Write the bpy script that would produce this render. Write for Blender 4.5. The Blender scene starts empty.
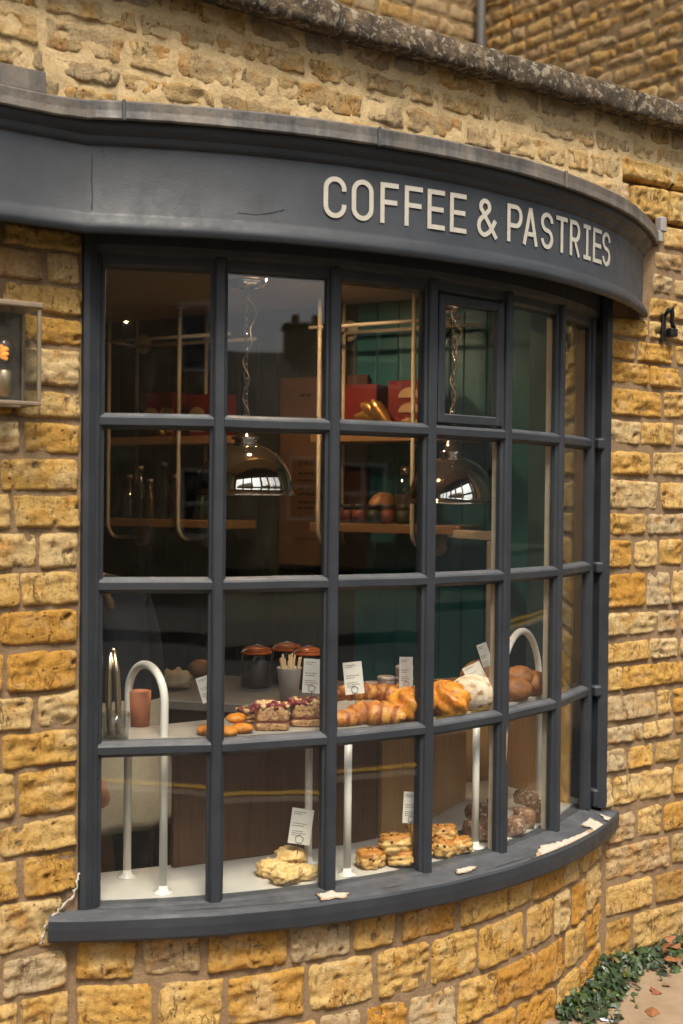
import bpy, math, random
from math import sin, cos, pi, radians, sqrt, atan2
from mathutils import Vector, Matrix, noise
rnd = random.Random(7)
S = bpy.context.scene
COL = S.collection
V3 = Vector

# ------------------------------------------------------------------ camera
F_PX, YAW, PITCH, ROLL = 1250.0, .6277, -.0127, .01
CAM = V3((-2.155, -2.7869, 1.5431))
fw = V3((sin(YAW)*cos(PITCH), cos(YAW)*cos(PITCH), sin(PITCH)))
r0 = V3((cos(YAW), -sin(YAW), 0)); u0 = r0.cross(fw)
rt = r0*cos(ROLL) + u0*sin(ROLL); up = -r0*sin(ROLL) + u0*cos(ROLL)
cd = bpy.data.cameras.new('camera'); cam = bpy.data.objects.new('camera', cd); COL.objects.link(cam)
cd.sensor_fit = 'HORIZONTAL'; cd.sensor_width = 24.0; cd.lens = 24.0*F_PX/683
cd.clip_start = .05; cd.clip_end = 500
m = Matrix((rt, up, -fw)).transposed().to_4x4(); m.translation = CAM
cam.matrix_world = m
cd.dof.use_dof = True; cd.dof.focus_distance = 3.6; cd.dof.aperture_fstop = 3.2
S.camera = cam

# survey helpers: measured points of the place -> metres
def ray(x, y): return fw + rt*((x-341.5)/F_PX) - up*((y-512)/F_PX)
def on_y(x, y, Y=0.0):
    d = ray(x, y); return CAM + d*((Y-CAM.y)/d.y)
def on_z(x, y, Z):
    d = ray(x, y); return CAM + d*((Z-CAM.z)/d.z)
def at_d(x, y, D): return CAM + ray(x, y)*D
RB, ST = 1.7587, .1732           # bow radius, pane step
CY = RB*cos(3*ST)                # bow centre at (0, CY)
def on_cyl(x, y, rad):
    d = ray(x, y); ox, oy = CAM.x, CAM.y-CY
    a = d.x**2+d.y**2; b = 2*(ox*d.x+oy*d.y); c = ox*ox+oy*oy-rad*rad
    t = (-b-sqrt(max(0, b*b-4*a*c)))/(2*a); X = CAM+d*t
    return X, atan2(X.x, -(X.y-CY))
def bow(a, rad, z=0.0): return V3((rad*sin(a), CY-rad*cos(a), z))

# ------------------------------------------------------------------ materials
def mat(name):
    m = bpy.data.materials.new(name); m.use_nodes = True
    nt = m.node_tree; b = nt.nodes['Principled BSDF']
    return m, nt, b
def nd(nt, t, **k):
    n = nt.nodes.new(t)
    for a, v in k.items():
        if a.startswith('i_'): n.inputs[a[2:].replace('_', ' ')].default_value = v
        else: setattr(n, a, v)
    return n
def ramp(nt, fac, stops, interp='LINEAR'):
    r = nt.nodes.new('ShaderNodeValToRGB'); r.color_ramp.interpolation = interp
    e = r.color_ramp.elements
    while len(e) < len(stops): e.new(.5)
    for i, (p, c) in enumerate(stops):
        e[i].position = p; e[i].color = (*c, 1) if len(c) == 3 else c
    nt.links.new(fac, r.inputs[0]); return r.outputs[0]
def mix(nt, fac, a, b, mode='MIX'):
    n = nt.nodes.new('ShaderNodeMix'); n.data_type = 'RGBA'; n.blend_type = mode
    for s, v in ((n.inputs[0], fac), (n.inputs[6], a), (n.inputs[7], b)):
        if isinstance(v, bpy.types.NodeSocket): nt.links.new(v, s)
        elif isinstance(v, (int, float)): s.default_value = v
        else: s.default_value = (*v, 1)
    return n.outputs[2]
def coords(nt, kind='Object', scale=(1, 1, 1)):
    t = nt.nodes.new('ShaderNodeTexCoord'); mp = nt.nodes.new('ShaderNodeMapping')
    mp.inputs['Scale'].default_value = scale
    nt.links.new(t.outputs[kind], mp.inputs[0]); return mp.outputs[0]
def noi(nt, co, scale, detail=5, rough=.6, dist=0):
    n = nd(nt, 'ShaderNodeTexNoise', i_Scale=scale, i_Detail=detail, i_Roughness=rough, i_Distortion=dist)
    nt.links.new(co, n.inputs['Vector']); return n.outputs['Fac']
def bump(nt, b, h, strength, dist):
    n = nd(nt, 'ShaderNodeBump', i_Strength=strength, i_Distance=dist)
    nt.links.new(h, n.inputs['Height']); nt.links.new(n.outputs[0], b.inputs['Normal'])

def simple(name, col, rough=.5, metal=0, var=.15, scale=30, bmp=0, spec=.5, kind='Object'):
    m, nt, b = mat(name)
    co = coords(nt, kind); n = noi(nt, co, scale)
    c = ramp(nt, n, [(.25, [x*(1-var) for x in col]), (.75, [min(1, x*(1+var)) for x in col])])
    nt.links.new(c, b.inputs['Base Color'])
    b.inputs['Roughness'].default_value = rough; b.inputs['Metallic'].default_value = metal
    b.inputs['Specular IOR Level'].default_value = spec
    if bmp: bump(nt, b, noi(nt, co, scale*3), bmp, .003)
    return m

def stone_mat(name, tones, mortar=False, lift=1.0):
    m, nt, b = mat(name)
    co = coords(nt)
    at = nd(nt, 'ShaderNodeAttribute', attribute_name='tint')
    sep = nt.nodes.new('ShaderNodeSeparateColor'); nt.links.new(at.outputs['Color'], sep.inputs[0])
    base = ramp(nt, sep.outputs[0], [(i/(len(tones)-1), [c*lift for c in t]) for i, t in enumerate(tones)])
    big = noi(nt, co, 9, 4, .65)
    fine = noi(nt, co, 70, 8, .78)
    # iron-orange clouds and pale chalky patches
    org = ramp(nt, noi(nt, co, 13, 5, .7, .6), [(.50, (0, 0, 0)), (.63, (1, 1, 1))])
    c = mix(nt, mix_f(nt, org, .72), base, [x*lift for x in (.52, .25, .045)])
    pale = ramp(nt, big, [(.52, (0, 0, 0)), (.66, (1, 1, 1))])
    c = mix(nt, mix_f(nt, pale, .5), c, [x*lift for x in (.70, .54, .30)])
    c = mix(nt, .8, c, ramp(nt, fine, [(.34, (.36, .29, .22)), (.45, (.90, .87, .82)), (.56, (1.05, 1.05, 1.05)), (.66, (1.3, 1.3, 1.3))]), 'MULTIPLY')
    # rusty veins: thin vertical-ish cracks
    wc = coords(nt, scale=(34, 34, 7))
    vo = nd(nt, 'ShaderNodeTexVoronoi', feature='DISTANCE_TO_EDGE', i_Scale=1.0)
    dn = nd(nt, 'ShaderNodeTexNoise', i_Scale=3.0, i_Detail=4.0)
    nt.links.new(wc, dn.inputs['Vector'])
    ad = nd(nt, 'ShaderNodeMix', data_type='VECTOR', i_Factor=.35) if False else None
    va = nd(nt, 'ShaderNodeVectorMath', operation='ADD'); nt.links.new(wc, va.inputs[0]); nt.links.new(dn.outputs['Color'], va.inputs[1])
    nt.links.new(va.outputs[0], vo.inputs['Vector'])
    vein = ramp(nt, vo.outputs['Distance'], [(.0, (1, 1, 1)), (.05, (0, 0, 0))])
    gate = ramp(nt, noi(nt, co, 14, 3), [(.49, (0, 0, 0)), (.62, (1, 1, 1))])
    vf = mix(nt, 1.0, vein, gate, 'MULTIPLY')
    pv = nd(nt, 'ShaderNodeTexVoronoi', i_Scale=62.0); nt.links.new(co, pv.inputs['Vector'])
    pit = mix(nt, 1.0, ramp(nt, pv.outputs['Distance'], [(.14, (1, 1, 1)), (.26, (0, 0, 0))]), ramp(nt, noi(nt, co, 21, 3), [(.54, (0, 0, 0)), (.6, (1, 1, 1))]), 'MULTIPLY')
    vf = mix(nt, 1.0, vf, pit, 'LIGHTEN')
    c = mix(nt, mix_f(nt, vf, .8), c, (.15, .055, .015))
    # dirt: second channel of the tint
    c = mix(nt, sep.outputs[1], c, (.07, .055, .045))
    # grey weathering: third channel
    c = mix(nt, sep.outputs[2], c, (.30, .27, .23))
    nt.links.new(c, b.inputs['Base Color'])
    b.inputs['Roughness'].default_value = .92; b.inputs['Specular IOR Level'].default_value = .2
    h = mix(nt, .5, noi(nt, co, 150, 6, .8), fine)
    h2 = mix(nt, .35, h, vf, 'SUBTRACT')
    bump(nt, b, h2, 1.0, .018)
    return m
def mix_f(nt, col, k):
    n = nd(nt, 'ShaderNodeMath', operation='MULTIPLY'); n.inputs[1].default_value = k
    nt.links.new(col, n.inputs[0]); return n.outputs[0]

TONES = [(.68, .51, .27), (.66, .44, .165), (.62, .37, .10), (.56, .29, .058), (.45, .215, .05), (.55, .42, .25)]
M_STONE = stone_mat('honey_limestone', TONES, lift=1.06)
M_STONE_UP = stone_mat('smeared_limestone', [(.52, .38, .2), (.50, .35, .16), (.46, .31, .14), (.36, .27, .16)], lift=1.2)
M_STONE_FAR = stone_mat('old_limestone', [(.46, .31, .13), (.44, .28, .1), (.4, .23, .07), (.36, .26, .14)])
def mortar_mat(name, a, b_):
    m, nt, b = mat(name); co = coords(nt)
    c = ramp(nt, noi(nt, co, 12, 6, .7), [(.3, a), (.7, b_)])
    c = mix(nt, .6, c, ramp(nt, noi(nt, co, 140, 3, .8), [(.3, (.5, .48, .46)), (.6, (1, 1, 1))]), 'MULTIPLY')
    nt.links.new(c, b.inputs['Base Color']); b.inputs['Roughness'].default_value = .95
    b.inputs['Specular IOR Level'].default_value = .15
    bump(nt, b, noi(nt, co, 120, 6, .8), .9, .005); return m
M_MORTAR = mortar_mat('brown_mortar', (.215, .142, .082), (.33, .226, .132))
M_MORTAR_UP = mortar_mat('sandy_mortar', (.52, .37, .185), (.66, .5, .28))
M_MORTAR_FAR = mortar_mat('dark_mortar', (.17, .115, .055), (.3, .2, .1))

def paint_mat():
    m, nt, b = mat('charcoal_paint'); co = coords(nt)
    c = ramp(nt, noi(nt, co, 6, 6, .7), [(.3, (.018, .0212, .0265)), (.7, (.030, .034, .0415))])
    dust = ramp(nt, noi(nt, co, 60, 6, .75), [(.62, (0, 0, 0)), (.8, (1, 1, 1))])
    c = mix(nt, mix_f(nt, dust, .35), c, (.10, .098, .095))
    gm = nt.nodes.new('ShaderNodeNewGeometry'); sx = nt.nodes.new('ShaderNodeSeparateXYZ'); nt.links.new(gm.outputs['Normal'], sx.inputs[0])
    upf = ramp(nt, sx.outputs['Z'], [(.45, (0, 0, 0)), (.9, (1, 1, 1))])      # street dust settles on upward faces
    dn2 = ramp(nt, noi(nt, co, 18, 6, .75), [(.35, (.25, .25, .25)), (.65, (.65, .65, .65))])
    c = mix(nt, mix(nt, 1.0, upf, dn2, 'MULTIPLY'), c, (.13, .135, .145))
    nt.links.new(c, b.inputs['Base Color'])
    r = ramp(nt, noi(nt, co, 20, 4), [(.3, (.42, .42, .42)), (.7, (.62, .62, .62))]); nt.links.new(r, b.inputs['Roughness'])
    b.inputs['Specular IOR Level'].default_value = .4
    h = mix(nt, .5, noi(nt, co, 25, 5, .6), noi(nt, co, 160, 4, .7))
    br = noi(nt, coords(nt, scale=(5, 5, 60)), 1, 4, .7); h = mix(nt, .15, h, br)
    bump(nt, b, h, .2, .005); return m
M_PAINT = paint_mat()
def lead_mat():
    m, nt, b = mat('weathered_lead')
    st = coords(nt, scale=(16, 16, 3)); co = coords(nt)
    c = ramp(nt, noi(nt, st, 1, 5, .7), [(.3, (.03, .029, .028)), (.5, (.085, .082, .08)), (.72, (.22, .2, .18))])
    c = mix(nt, mix_f(nt, ramp(nt, noi(nt, co, 5, 4), [(.42, (0, 0, 0)), (.6, (1, 1, 1))]), .7), c, (.17, .135, .10))
    nt.links.new(c, b.inputs['Base Color']); b.inputs['Roughness'].default_value = .6; b.inputs['Metallic'].default_value = .25
    bump(nt, b, noi(nt, co, 40, 5), .4, .006); return m
M_LEAD = lead_mat()
def coping_mat():
    m, nt, b = mat('lichened_coping_stone'); co = coords(nt)
    c = ramp(nt, noi(nt, co, 14, 6, .75), [(.35, (.022, .017, .012)), (.52, (.085, .06, .036)), (.7, (.30, .2, .11))])
    li = ramp(nt, noi(nt, co, 42, 4, .65, .4), [(.54, (0, 0, 0)), (.60, (1, 1, 1))])
    c = mix(nt, mix_f(nt, li, .7), c, (.40, .34, .25))
    nt.links.new(c, b.inputs['Base Color']); b.inputs['Roughness'].default_value = .95
    bump(nt, b, noi(nt, co, 45, 6, .8), 1, .012); return m
M_COPING = coping_mat()

def glass_mat(name, tint=(.93, .95, .94), wav=.0007):
    m = bpy.data.materials.new(name); m.use_nodes = True; nt = m.node_tree
    for n in list(nt.nodes): nt.nodes.remove(n)
    out = nt.nodes.new('ShaderNodeOutputMaterial'); mx = nt.nodes.new('ShaderNodeMixShader')
    tr = nt.nodes.new('ShaderNodeBsdfTransparent'); tr.inputs[0].default_value = (*tint, 1)
    gl = nt.nodes.new('ShaderNodeBsdfGlossy'); gl.inputs['Roughness'].default_value = .01
    lw = nt.nodes.new('ShaderNodeLayerWeight')
    p = nd(nt, 'ShaderNodeMath', operation='POWER'); p.inputs[1].default_value = 5.0
    ma = nd(nt, 'ShaderNodeMath', operation='MULTIPLY_ADD'); ma.inputs[1].default_value = .95; ma.inputs[2].default_value = .045
    nt.links.new(lw.outputs['Facing'], p.inputs[0]); nt.links.new(p.outputs[0], ma.inputs[0])
    nt.links.new(ma.outputs[0], mx.inputs[0]); nt.links.new(tr.outputs[0], mx.inputs[1]); nt.links.new(gl.outputs[0], mx.inputs[2])
    co = coords(nt); bp = nd(nt, 'ShaderNodeBump', i_Strength=.25, i_Distance=wav)
    nt.links.new(noi(nt, co, 7, 1, .4), bp.inputs['Height']); nt.links.new(bp.outputs[0], gl.inputs['Normal'])
    df = nt.nodes.new('ShaderNodeBsdfDiffuse'); df.inputs[0].default_value = (.5, .47, .42, 1)
    gr = ramp(nt, noi(nt, co, 11, 6, .7, .8), [(.5, (.0, .0, .0)), (.8, (.009, .009, .009))])
    m2 = nt.nodes.new('ShaderNodeMixShader'); nt.links.new(gr, m2.inputs[0]); nt.links.new(mx.outputs[0], m2.inputs[1]); nt.links.new(df.outputs[0], m2.inputs[2])
    nt.links.new(m2.outputs[0], out.inputs[0]); return m
M_GLASS = glass_mat('window_glass', (.96, .97, .965))
M_JARGLASS = glass_mat('jar_glass', (.85, .86, .85), .0005)
def emit(name, col, s):
    m = bpy.data.materials.new(name); m.use_nodes = True; nt = m.node_tree
    b = nt.nodes['Principled BSDF']; b.inputs['Base Color'].default_value = (*col, 1)
    b.inputs['Emission Color'].default_value = (*col, 1); b.inputs['Emission Strength'].default_value = s; return m

# ------------------------------------------------------------------ mesh builder
class MB:
    def __init__(s): s.v = []; s.f = []; s.mi = []; s.sm = []; s.tint = []; s.cur = (0, 0, 0)
    def add(s, vs, fs, mi=0, smooth=False):
        o = len(s.v); s.v += [tuple(p) for p in vs]; s.tint += [s.cur]*len(vs)
        for f in fs: s.f.append([i+o for i in f]); s.mi.append(mi); s.sm.append(smooth)
        return o
    def box(s, c, size, M=None, mi=0, bev=0.0):
        x, y, z = (q/2 for q in size); c = V3(c)
        if bev <= 0:
            vs = [V3((a*x, b*y, d*z)) for a in (-1, 1) for b in (-1, 1) for d in (-1, 1)]
            fs = [(0, 1, 3, 2), (4, 6, 7, 5), (0, 4, 5, 1), (2, 3, 7, 6), (0, 2, 6, 4), (1, 5, 7, 3)]
        else:
            vs = []; idx = {}
            for a in (-1, 1):
                for b in (-1, 1):
                    for d in (-1, 1):
                        for k in range(3):
                            q = [a*(x-bev), b*(y-bev), d*(z-bev)]; q[k] = (a*x, b*y, d*z)[k]
                            idx[(a, b, d, k)] = len(vs); vs.append(V3(q))
            I = lambda a, b, d, k: idx[(a, b, d, k)]
            fs = []
            for g in (-1, 1):
                f = [I(g, -1, -1, 0), I(g, 1, -1, 0), I(g, 1, 1, 0), I(g, -1, 1, 0)]; fs.append(f if g > 0 else f[::-1])
                f = [I(-1, g, -1, 1), I(-1, g, 1, 1), I(1, g, 1, 1), I(1, g, -1, 1)]; fs.append(f if g > 0 else f[::-1])
                f = [I(-1, -1, g, 2), I(1, -1, g, 2), I(1, 1, g, 2), I(-1, 1, g, 2)]; fs.append(f if g > 0 else f[::-1])
            for a in (-1, 1):
                for b in (-1, 1):
                    f = [I(a, b, -1, 0), I(a, b, -1, 1), I(a, b, 1, 1), I(a, b, 1, 0)]; fs.append(f if a*b > 0 else f[::-1])
                    f = [I(a, -1, b, 2), I(a, -1, b, 0), I(a, 1, b, 0), I(a, 1, b, 2)]; fs.append(f if a*b > 0 else f[::-1])
                    f = [I(-1, a, b, 1), I(-1, a, b, 2), I(1, a, b, 2), I(1, a, b, 1)]; fs.append(f if a*b > 0 else f[::-1])
                    for d in (-1, 1):
                        f = [I(a, b, d, 0), I(a, b, d, 1), I(a, b, d, 2)]; fs.append(f if a*b*d > 0 else f[::-1])
        if M is not None: vs = [M @ p for p in vs]
        s.add([p+c for p in vs], fs, mi); return s
    def tube(s, path, rad, n=12, mi=0, cap=True, closed=False):
        path = [V3(p) for p in path]; N = len(path)
        rads = rad if isinstance(rad, (list, tuple)) else [rad]*N
        ref = None; vs = []
        for i, p in enumerate(path):
            if closed: t = (path[(i+1) % N]-path[i-1]).normalized()
            else: t = (path[min(i+1, N-1)]-path[max(i-1, 0)]).normalized()
            if ref is None: ref = V3((0, 0, 1)) if abs(t.z) < .9 else V3((1, 0, 0))
            a = (ref - t*ref.dot(t)).normalized(); ref = a; b = t.cross(a)
            vs += [p+(a*cos(2*pi*k/n)+b*sin(2*pi*k/n))*rads[i] for k in range(n)]
        fs = []
        for i in range(N if closed else N-1):
            j = (i+1) % N
            for k in range(n):
                l = (k+1) % n; fs.append((i*n+k, i*n+l, j*n+l, j*n+k))
        if cap and not closed: fs += [tuple(range(n))[::-1], tuple((N-1)*n+k for k in range(n))]
        s.add(vs, fs, mi, True); return s
    def lathe(s, prof, c=(0, 0, 0), n=32, mi=0, M=None, smooth=True):
        c = V3(c); vs = []; fs = []
        for r, z in prof:
            for k in range(n):
                p = V3((r*cos(2*pi*k/n), r*sin(2*pi*k/n), z)); vs.append((M @ p if M is not None else p)+c)
        for i in range(len(prof)-1):
            for k in range(n):
                l = (k+1) % n; fs.append((i*n+k, i*n+l, (i+1)*n+l, (i+1)*n+k))
        if prof[0][0] > 1e-6: fs.append(tuple(range(n))[::-1])
        if prof[-1][0] > 1e-6: fs.append(tuple((len(prof)-1)*n+k for k in range(n)))
        s.add(vs, fs, mi, smooth); return s
    def prism(s, pts, z0, z1, mi=0):        # polygon in xy (counter-clockwise) extruded
        n = len(pts); vs = [V3((p[0], p[1], z0)) for p in pts]+[V3((p[0], p[1], z1)) for p in pts]
        fs = [tuple(range(n))[::-1], tuple(range(n, 2*n))]+[(i, (i+1) % n, n+(i+1) % n, n+i) for i in range(n)]
        s.add(vs, fs, mi); return s
    def sweep(s, rings, closed_ring=True, caps=True, mi=0, smooth=False):
        n = len(rings[0]); vs = [p for r in rings for p in r]; fs = []
        for i in range(len(rings)-1):
            for k in range(n if closed_ring else n-1):
                l = (k+1) % n; fs.append((i*n+k, (i+1)*n+k, (i+1)*n+l, i*n+l))
        if caps and closed_ring: fs += [tuple(range(n)), tuple((len(rings)-1)*n+k for k in range(n))[::-1]]
        s.add(vs, fs, mi, smooth); return s
    def blob(s, c, size, amp=.08, freq=3.0, nu=22, nv=14, seed=0, flat=None, M=None, mi=0, fn=None):
        vs = []; o = V3((seed*7.3, seed*3.1, seed*1.7))
        for j in range(nv+1):
            ph = -pi/2+pi*j/nv
            for i in range(nu):
                th = 2*pi*i/nu; d = V3((cos(ph)*cos(th), cos(ph)*sin(th), sin(ph)))
                k = 1+amp*noise.fractal(d*freq+o, .8, 2.1, 4)
                if fn: k *= fn(d, th, ph)
                p = d*k
                if flat is not None and p.z < flat: p.z = flat+(p.z-flat)*.12
                p = V3((p.x*size[0], p.y*size[1], p.z*size[2]))
                if M is not None: p = M @ p
                vs.append(p+V3(c))
        fs = []
        for j in range(nv):
            for i in range(nu):
                l = (i+1) % nu; fs.append((j*nu+i, j*nu+l, (j+1)*nu+l, (j+1)*nu+i))
        s.add(vs, fs, mi, True); return s
    def build(s, name, mats, parent=None, smooth_angle=None):
        me = bpy.data.meshes.new(name); me.from_pydata(s.v, [], s.f)
        if not isinstance(mats, (list, tuple)): mats = [mats]
        for q in mats: me.materials.append(q)
        me.polygons.foreach_set('material_index', s.mi); me.polygons.foreach_set('use_smooth', s.sm)
        if any(t != (0, 0, 0) for t in s.tint):
            a = me.color_attributes.new('tint', 'FLOAT_COLOR', 'POINT')
            a.data.foreach_set('color', [x for t in s.tint for x in (*t, 1.0)])
        me.update(); o = bpy.data.objects.new(name, me); COL.objects.link(o)
        if parent: o.parent = parent
        return o
def tag(o, label=None, cat=None, group=None, kind=None):
    if label: o['label'] = label
    if cat: o['category'] = cat
    if group: o['group'] = group
    if kind: o['kind'] = kind
    return o
def empty(name, loc, label, cat, group=None):
    o = bpy.data.objects.new(name, None); COL.objects.link(o); o.location = loc; o.empty_display_size = .05
    return tag(o, label, cat, group)
def place(o, loc, rz=0.0): o.location = loc; o.rotation_euler = (0, 0, rz); return o
def dup(o, parent=None):
    c = o.copy(); COL.objects.link(c)
    if parent: c.parent = parent
    for ch in list(o.children): dup(ch, c)
    return c

# ------------------------------------------------------------------ masonry
def stone(mb, mp, u0, u1, z0, z1, tint, step=.0062, H=.007, rough=.0066, smear=0.0, edge=.0032):
    """one rough-faced block on a wall: mp(u, z, h) -> point"""
    u0 -= .0045; u1 += .0045; z0 -= .004; z1 += .004
    nu = max(4, min(70, int((u1-u0)/step))); nz = max(4, min(30, int((z1-z0)/step)))
    seed = rnd.uniform(0, 500); cs = rnd.uniform(.03, .13); o = V3((seed, seed*.7, seed*.3))
    tlt = (rnd.uniform(-.5, .5)*.008, rnd.uniform(-.5, .7)*.008); amp = rough*rnd.uniform(.7, 1.5)
    sk = [rnd.uniform(-.004, .004) for _ in range(4)]
    vs = []; tn = []
    for j in range(-1, nz+2):
        for i in range(-1, nu+2):
            s = max(-1, min(1, 2*i/nu-1)); t = max(-1, min(1, 2*j/nz-1))
            e = min((1-abs(s))*(u1-u0)/2, (1-abs(t))*(z1-z0)/2)
            x = s*(1-cs*.8*abs(t)**7*min(1, .1/(u1-u0))); y = t*(1-cs*.9*abs(s)**12)
            u = (u0+u1)/2+x*(u1-u0)/2; z = (z0+z1)/2+y*(z1-z0)/2
            z += sk[0 if s < 0 else 1]*abs(s)*(1 if t > 0 else .4); u += sk[2]*t
            w = V3((u*1.0, z*1.0, seed))
            u += edge*(noise.noise(w*24+o)+.6*noise.noise(w*70+o)); z += edge*(noise.noise(w*22-o)+.6*noise.noise(w*75-o))
            k = 1-math.exp(-(e/.0030)**1.5)
            n1 = noise.fractal(w*17+o, .7, 2.1, 5)
            rg = .5-abs(noise.noise(V3((u*13, z*30, seed))))*1.6
            n2 = noise.noise(V3((u*9, z*44, seed)))
            fc = noise.voronoi(V3((u*21, z*36, seed)))[0]
            r2 = noise.noise(w*46+o)
            h = -.009+(.009+H)*k + amp*(n1*.38+.8*rg*k+.6*n2*k+1.2*(fc[1]-fc[0]-.3)*k)*(.3+.7*k) + tlt[0]*s+tlt[1]*t
            if r2 > .45: h -= (r2-.45)*.05*k
            if i < 0 or j < 0 or i > nu or j > nz: h = -.03
            vs.append(mp(u, z, h-smear)); tn.append(tint)
    W = nu+3; fs = []
    for j in range(nz+2):
        for i in range(nu+2):
            a = j*W+i; fs.append((a, a+1, a+W+1, a+W))
    o = len(mb.v); mb.add(vs, fs, 0, True)
    mb.tint[o:] = tn
def mortar(mb, mp, u0, u1, z0, z1, step=.014, amp=.003, h0=-.0022, mi=1):
    nu = max(2, int((u1-u0)/step)); nz = max(2, int((z1-z0)/step)); vs = []
    for j in range(nz+1):
        for i in range(nu+1):
            u = u0+(u1-u0)*i/nu; z = z0+(z1-z0)*j/nz
            vs.append(mp(u, z, h0+amp*noise.fractal(V3((u*22, z*22, 3.3)), .8, 2, 3)))
    W = nu+1
    mb.add(vs, [(j*W+i, j*W+i+1, (j+1)*W+i+1, (j+1)*W+i) for j in range(nz) for i in range(nu)], mi, True)
front = lambda u, z, h: V3((u, -h, z))
PR = RB+.026
plin = lambda u, z, h: bow(u/PR, PR+h, z)
def rtint(dirt=0.0, grey=0.0, tone=None):
    t = rnd.choice([.0, .2, .2, .3, .4, .4, .55, .6, .2]) if tone is None else tone
    if tone is None and rnd.random() < .06: t = 1.0
    return (max(.01, min(1, t+rnd.uniform(-.08, .08))), dirt, grey)

shop = empty('stone_shop', (0, 0, 0), 'honey coloured stone coffee shop with a charcoal bow window and a painted sign band', 'shop')

# left of the window: measured courses  (top, bottom, [joint pairs])
LEFT = [(226, 247, [(-60, -4), (4, 81)]), (250, 281, [(-50, 42), (47, 79)]), (284, 312, [(-70, -2), (3, 82)]),
 (317, 344, [(-60, 17), (21, 81)]), (348, 385, [(-50, 12), (17, 79)]), (390, 417, [(-70, 13), (16, 80)]), (423, 453, [(-40, 19), (24, 79)]),
 (459, 491, [(-50, -8), (0, 77)]), (495, 528, [(-50, 10), (14, 79)]), (533, 568, [(-40, 37), (40, 78)]), (572, 606, [(-60, 20), (21, 78)]),
 (611, 645, [(-70, -4), (0, 77)]), (650, 691, [(-60, 3), (7, 76)]), (695, 728, [(-30, 32), (38, 77)]), (732, 767, [(-60, -2), (2, 77)]),
 (770, 815, [(-50, 15), (18, 76)]), (820, 852, [(-70, -3), (0, 75)]), (855, 895, [(-40, 18), (24, 75)]), (900, 948, [(-50, -6), (-2, 62)]),
 (954, 992, [(-60, -2), (2, 66)]), (997, 1035, [(-50, 17), (21, 68)])]
mb = MB()
ltone = {7: .3, 8: .22, 9: .05, 10: .25, 11: .6, 12: .5, 13: .03, 14: .35, 15: .2, 16: .2, 17: .45, 18: .15, 1: 1.0}
for ci, (yt, yb, js) in enumerate(LEFT):
    zt = on_y(40, yt).z; zb = on_y(40, yb).z; xm = None
    for (a, b_) in js:
        u0 = on_y(a, (yt+yb)/2).x; u1 = on_y(b_, (yt+yb)/2).x
        if xm is None: xm = u0
        stone(mb, front, u0+.003, u1-.002, zb+.002, zt-.002, rtint(tone=ltone.get(ci)) if rnd.random() < .85 else rtint())
    while xm > -2.7:
        w = rnd.uniform(.16, .32); stone(mb, front, xm-w, xm-.012, zb, zt, rtint(), step=.03); xm -= w
zt = on_y(40, 1040).z
while zt > -.02:                     # courses below the picture
    zb = zt-.11; x = -.93
    while x > -2.7:
        w = rnd.uniform(.16, .3); stone(mb, front, x-w, x-.012, zb, zt-.012, rtint(), step=.025); x -= w
    zt = zb
mortar(mb, front, -2.8, -.893, -.03, 2.3)
mb.box((-1.877, .195, 1.135), (1.846, .35, 2.33), mi=1)
mb.build('masonry', [M_STONE, M_MORTAR], shop)
mb = MB()

# right of the window
RIGHT = [(162, 181, [(596, 617), (622, 672), (676, 700)]), (186, 216, [(600, 629), (633, 667), (671, 720)]), (221, 244, [(612, 655), (663, 700)]),
 (249, 266, [(655, 681), (685, 720)]), (273, 292, [(653, 671), (675, 705)]), (296, 316, [(650, 690)]), (320, 338, [(604, 646), (649, 663), (666, 700)]),
 (342, 362, [(604, 634), (638, 672), (676, 710)]), (365, 386, [(604, 648), (650, 681), (685, 715)]), (390, 417, [(604, 661), (664, 700)]),
 (422, 445, [(604, 640), (642, 672), (675, 710)]), (451, 475, [(604, 649), (653, 700)]), (481, 509, [(604, 657), (661, 705)]),
 (514, 535, [(604, 645), (648, 700)]), (540, 567, [(604, 632), (634, 656), (660, 681), (684, 710)]), (572, 606, [(604, 644), (647, 669), (672, 700)]),
 (612, 634, [(604, 656), (658, 678), (681, 710)]), (640, 660, [(604, 648), (650, 677), (680, 710)]), (664, 687, [(604, 621), (623, 690)]),
 (692, 717, [(604, 655), (658, 671), (673, 700)]), (722, 739, [(604, 642), (644, 673), (676, 710)]), (744, 766, [(604, 626), (629, 652), (656, 680), (684, 710)]),
 (771, 800, [(603, 611), (614, 671), (674, 720)]), (808, 836, [(606, 634), (638, 660), (664, 710)]), (841, 872, [(606, 668), (672, 720)]),
 (878, 907, [(606, 651), (655, 700)]), (912, 950, [(606, 630), (634, 690)])]
for ci, (yt, yb, js) in enumerate(RIGHT):
    zt = on_y(645, yt).z; zb = on_y(645, yb).z; xm = 0
    for (a, b_) in js:
        u0 = on_y(a, (yt+yb)/2).x; u1 = on_y(b_, (yt+yb)/2).x; xm = max(xm, u1)
        dirt = 0.0; px = (a+b_)/2
        if ci in (20, 21) and px > 660: dirt = .25
        if ci >= 24 and px > 665: dirt = .35
        if ci == 26: dirt += .18
        stone(mb, front, max(u0+.003, .93), u1-.002, zb+.002, zt-.002, rtint(dirt, .3 if ci < 7 and rnd.random() < .3 else 0, 1.0 if ci in (13,) and px > 650 else None))
    x = xm+.012
    while x < 3.3:
        w = rnd.uniform(.16, .3); stone(mb, front, x, min(3.36, x+w-.012), zb, zt, rtint(.1 if ci > 23 else 0), step=.03); x += w
mortar(mb, front, .925, 3.4, -.03, 2.45)
mb.box((2.205, .195, 1.22), (2.39, .35, 2.5), mi=1)
wall = mb.build('masonry', [M_STONE, M_MORTAR], shop)

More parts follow.
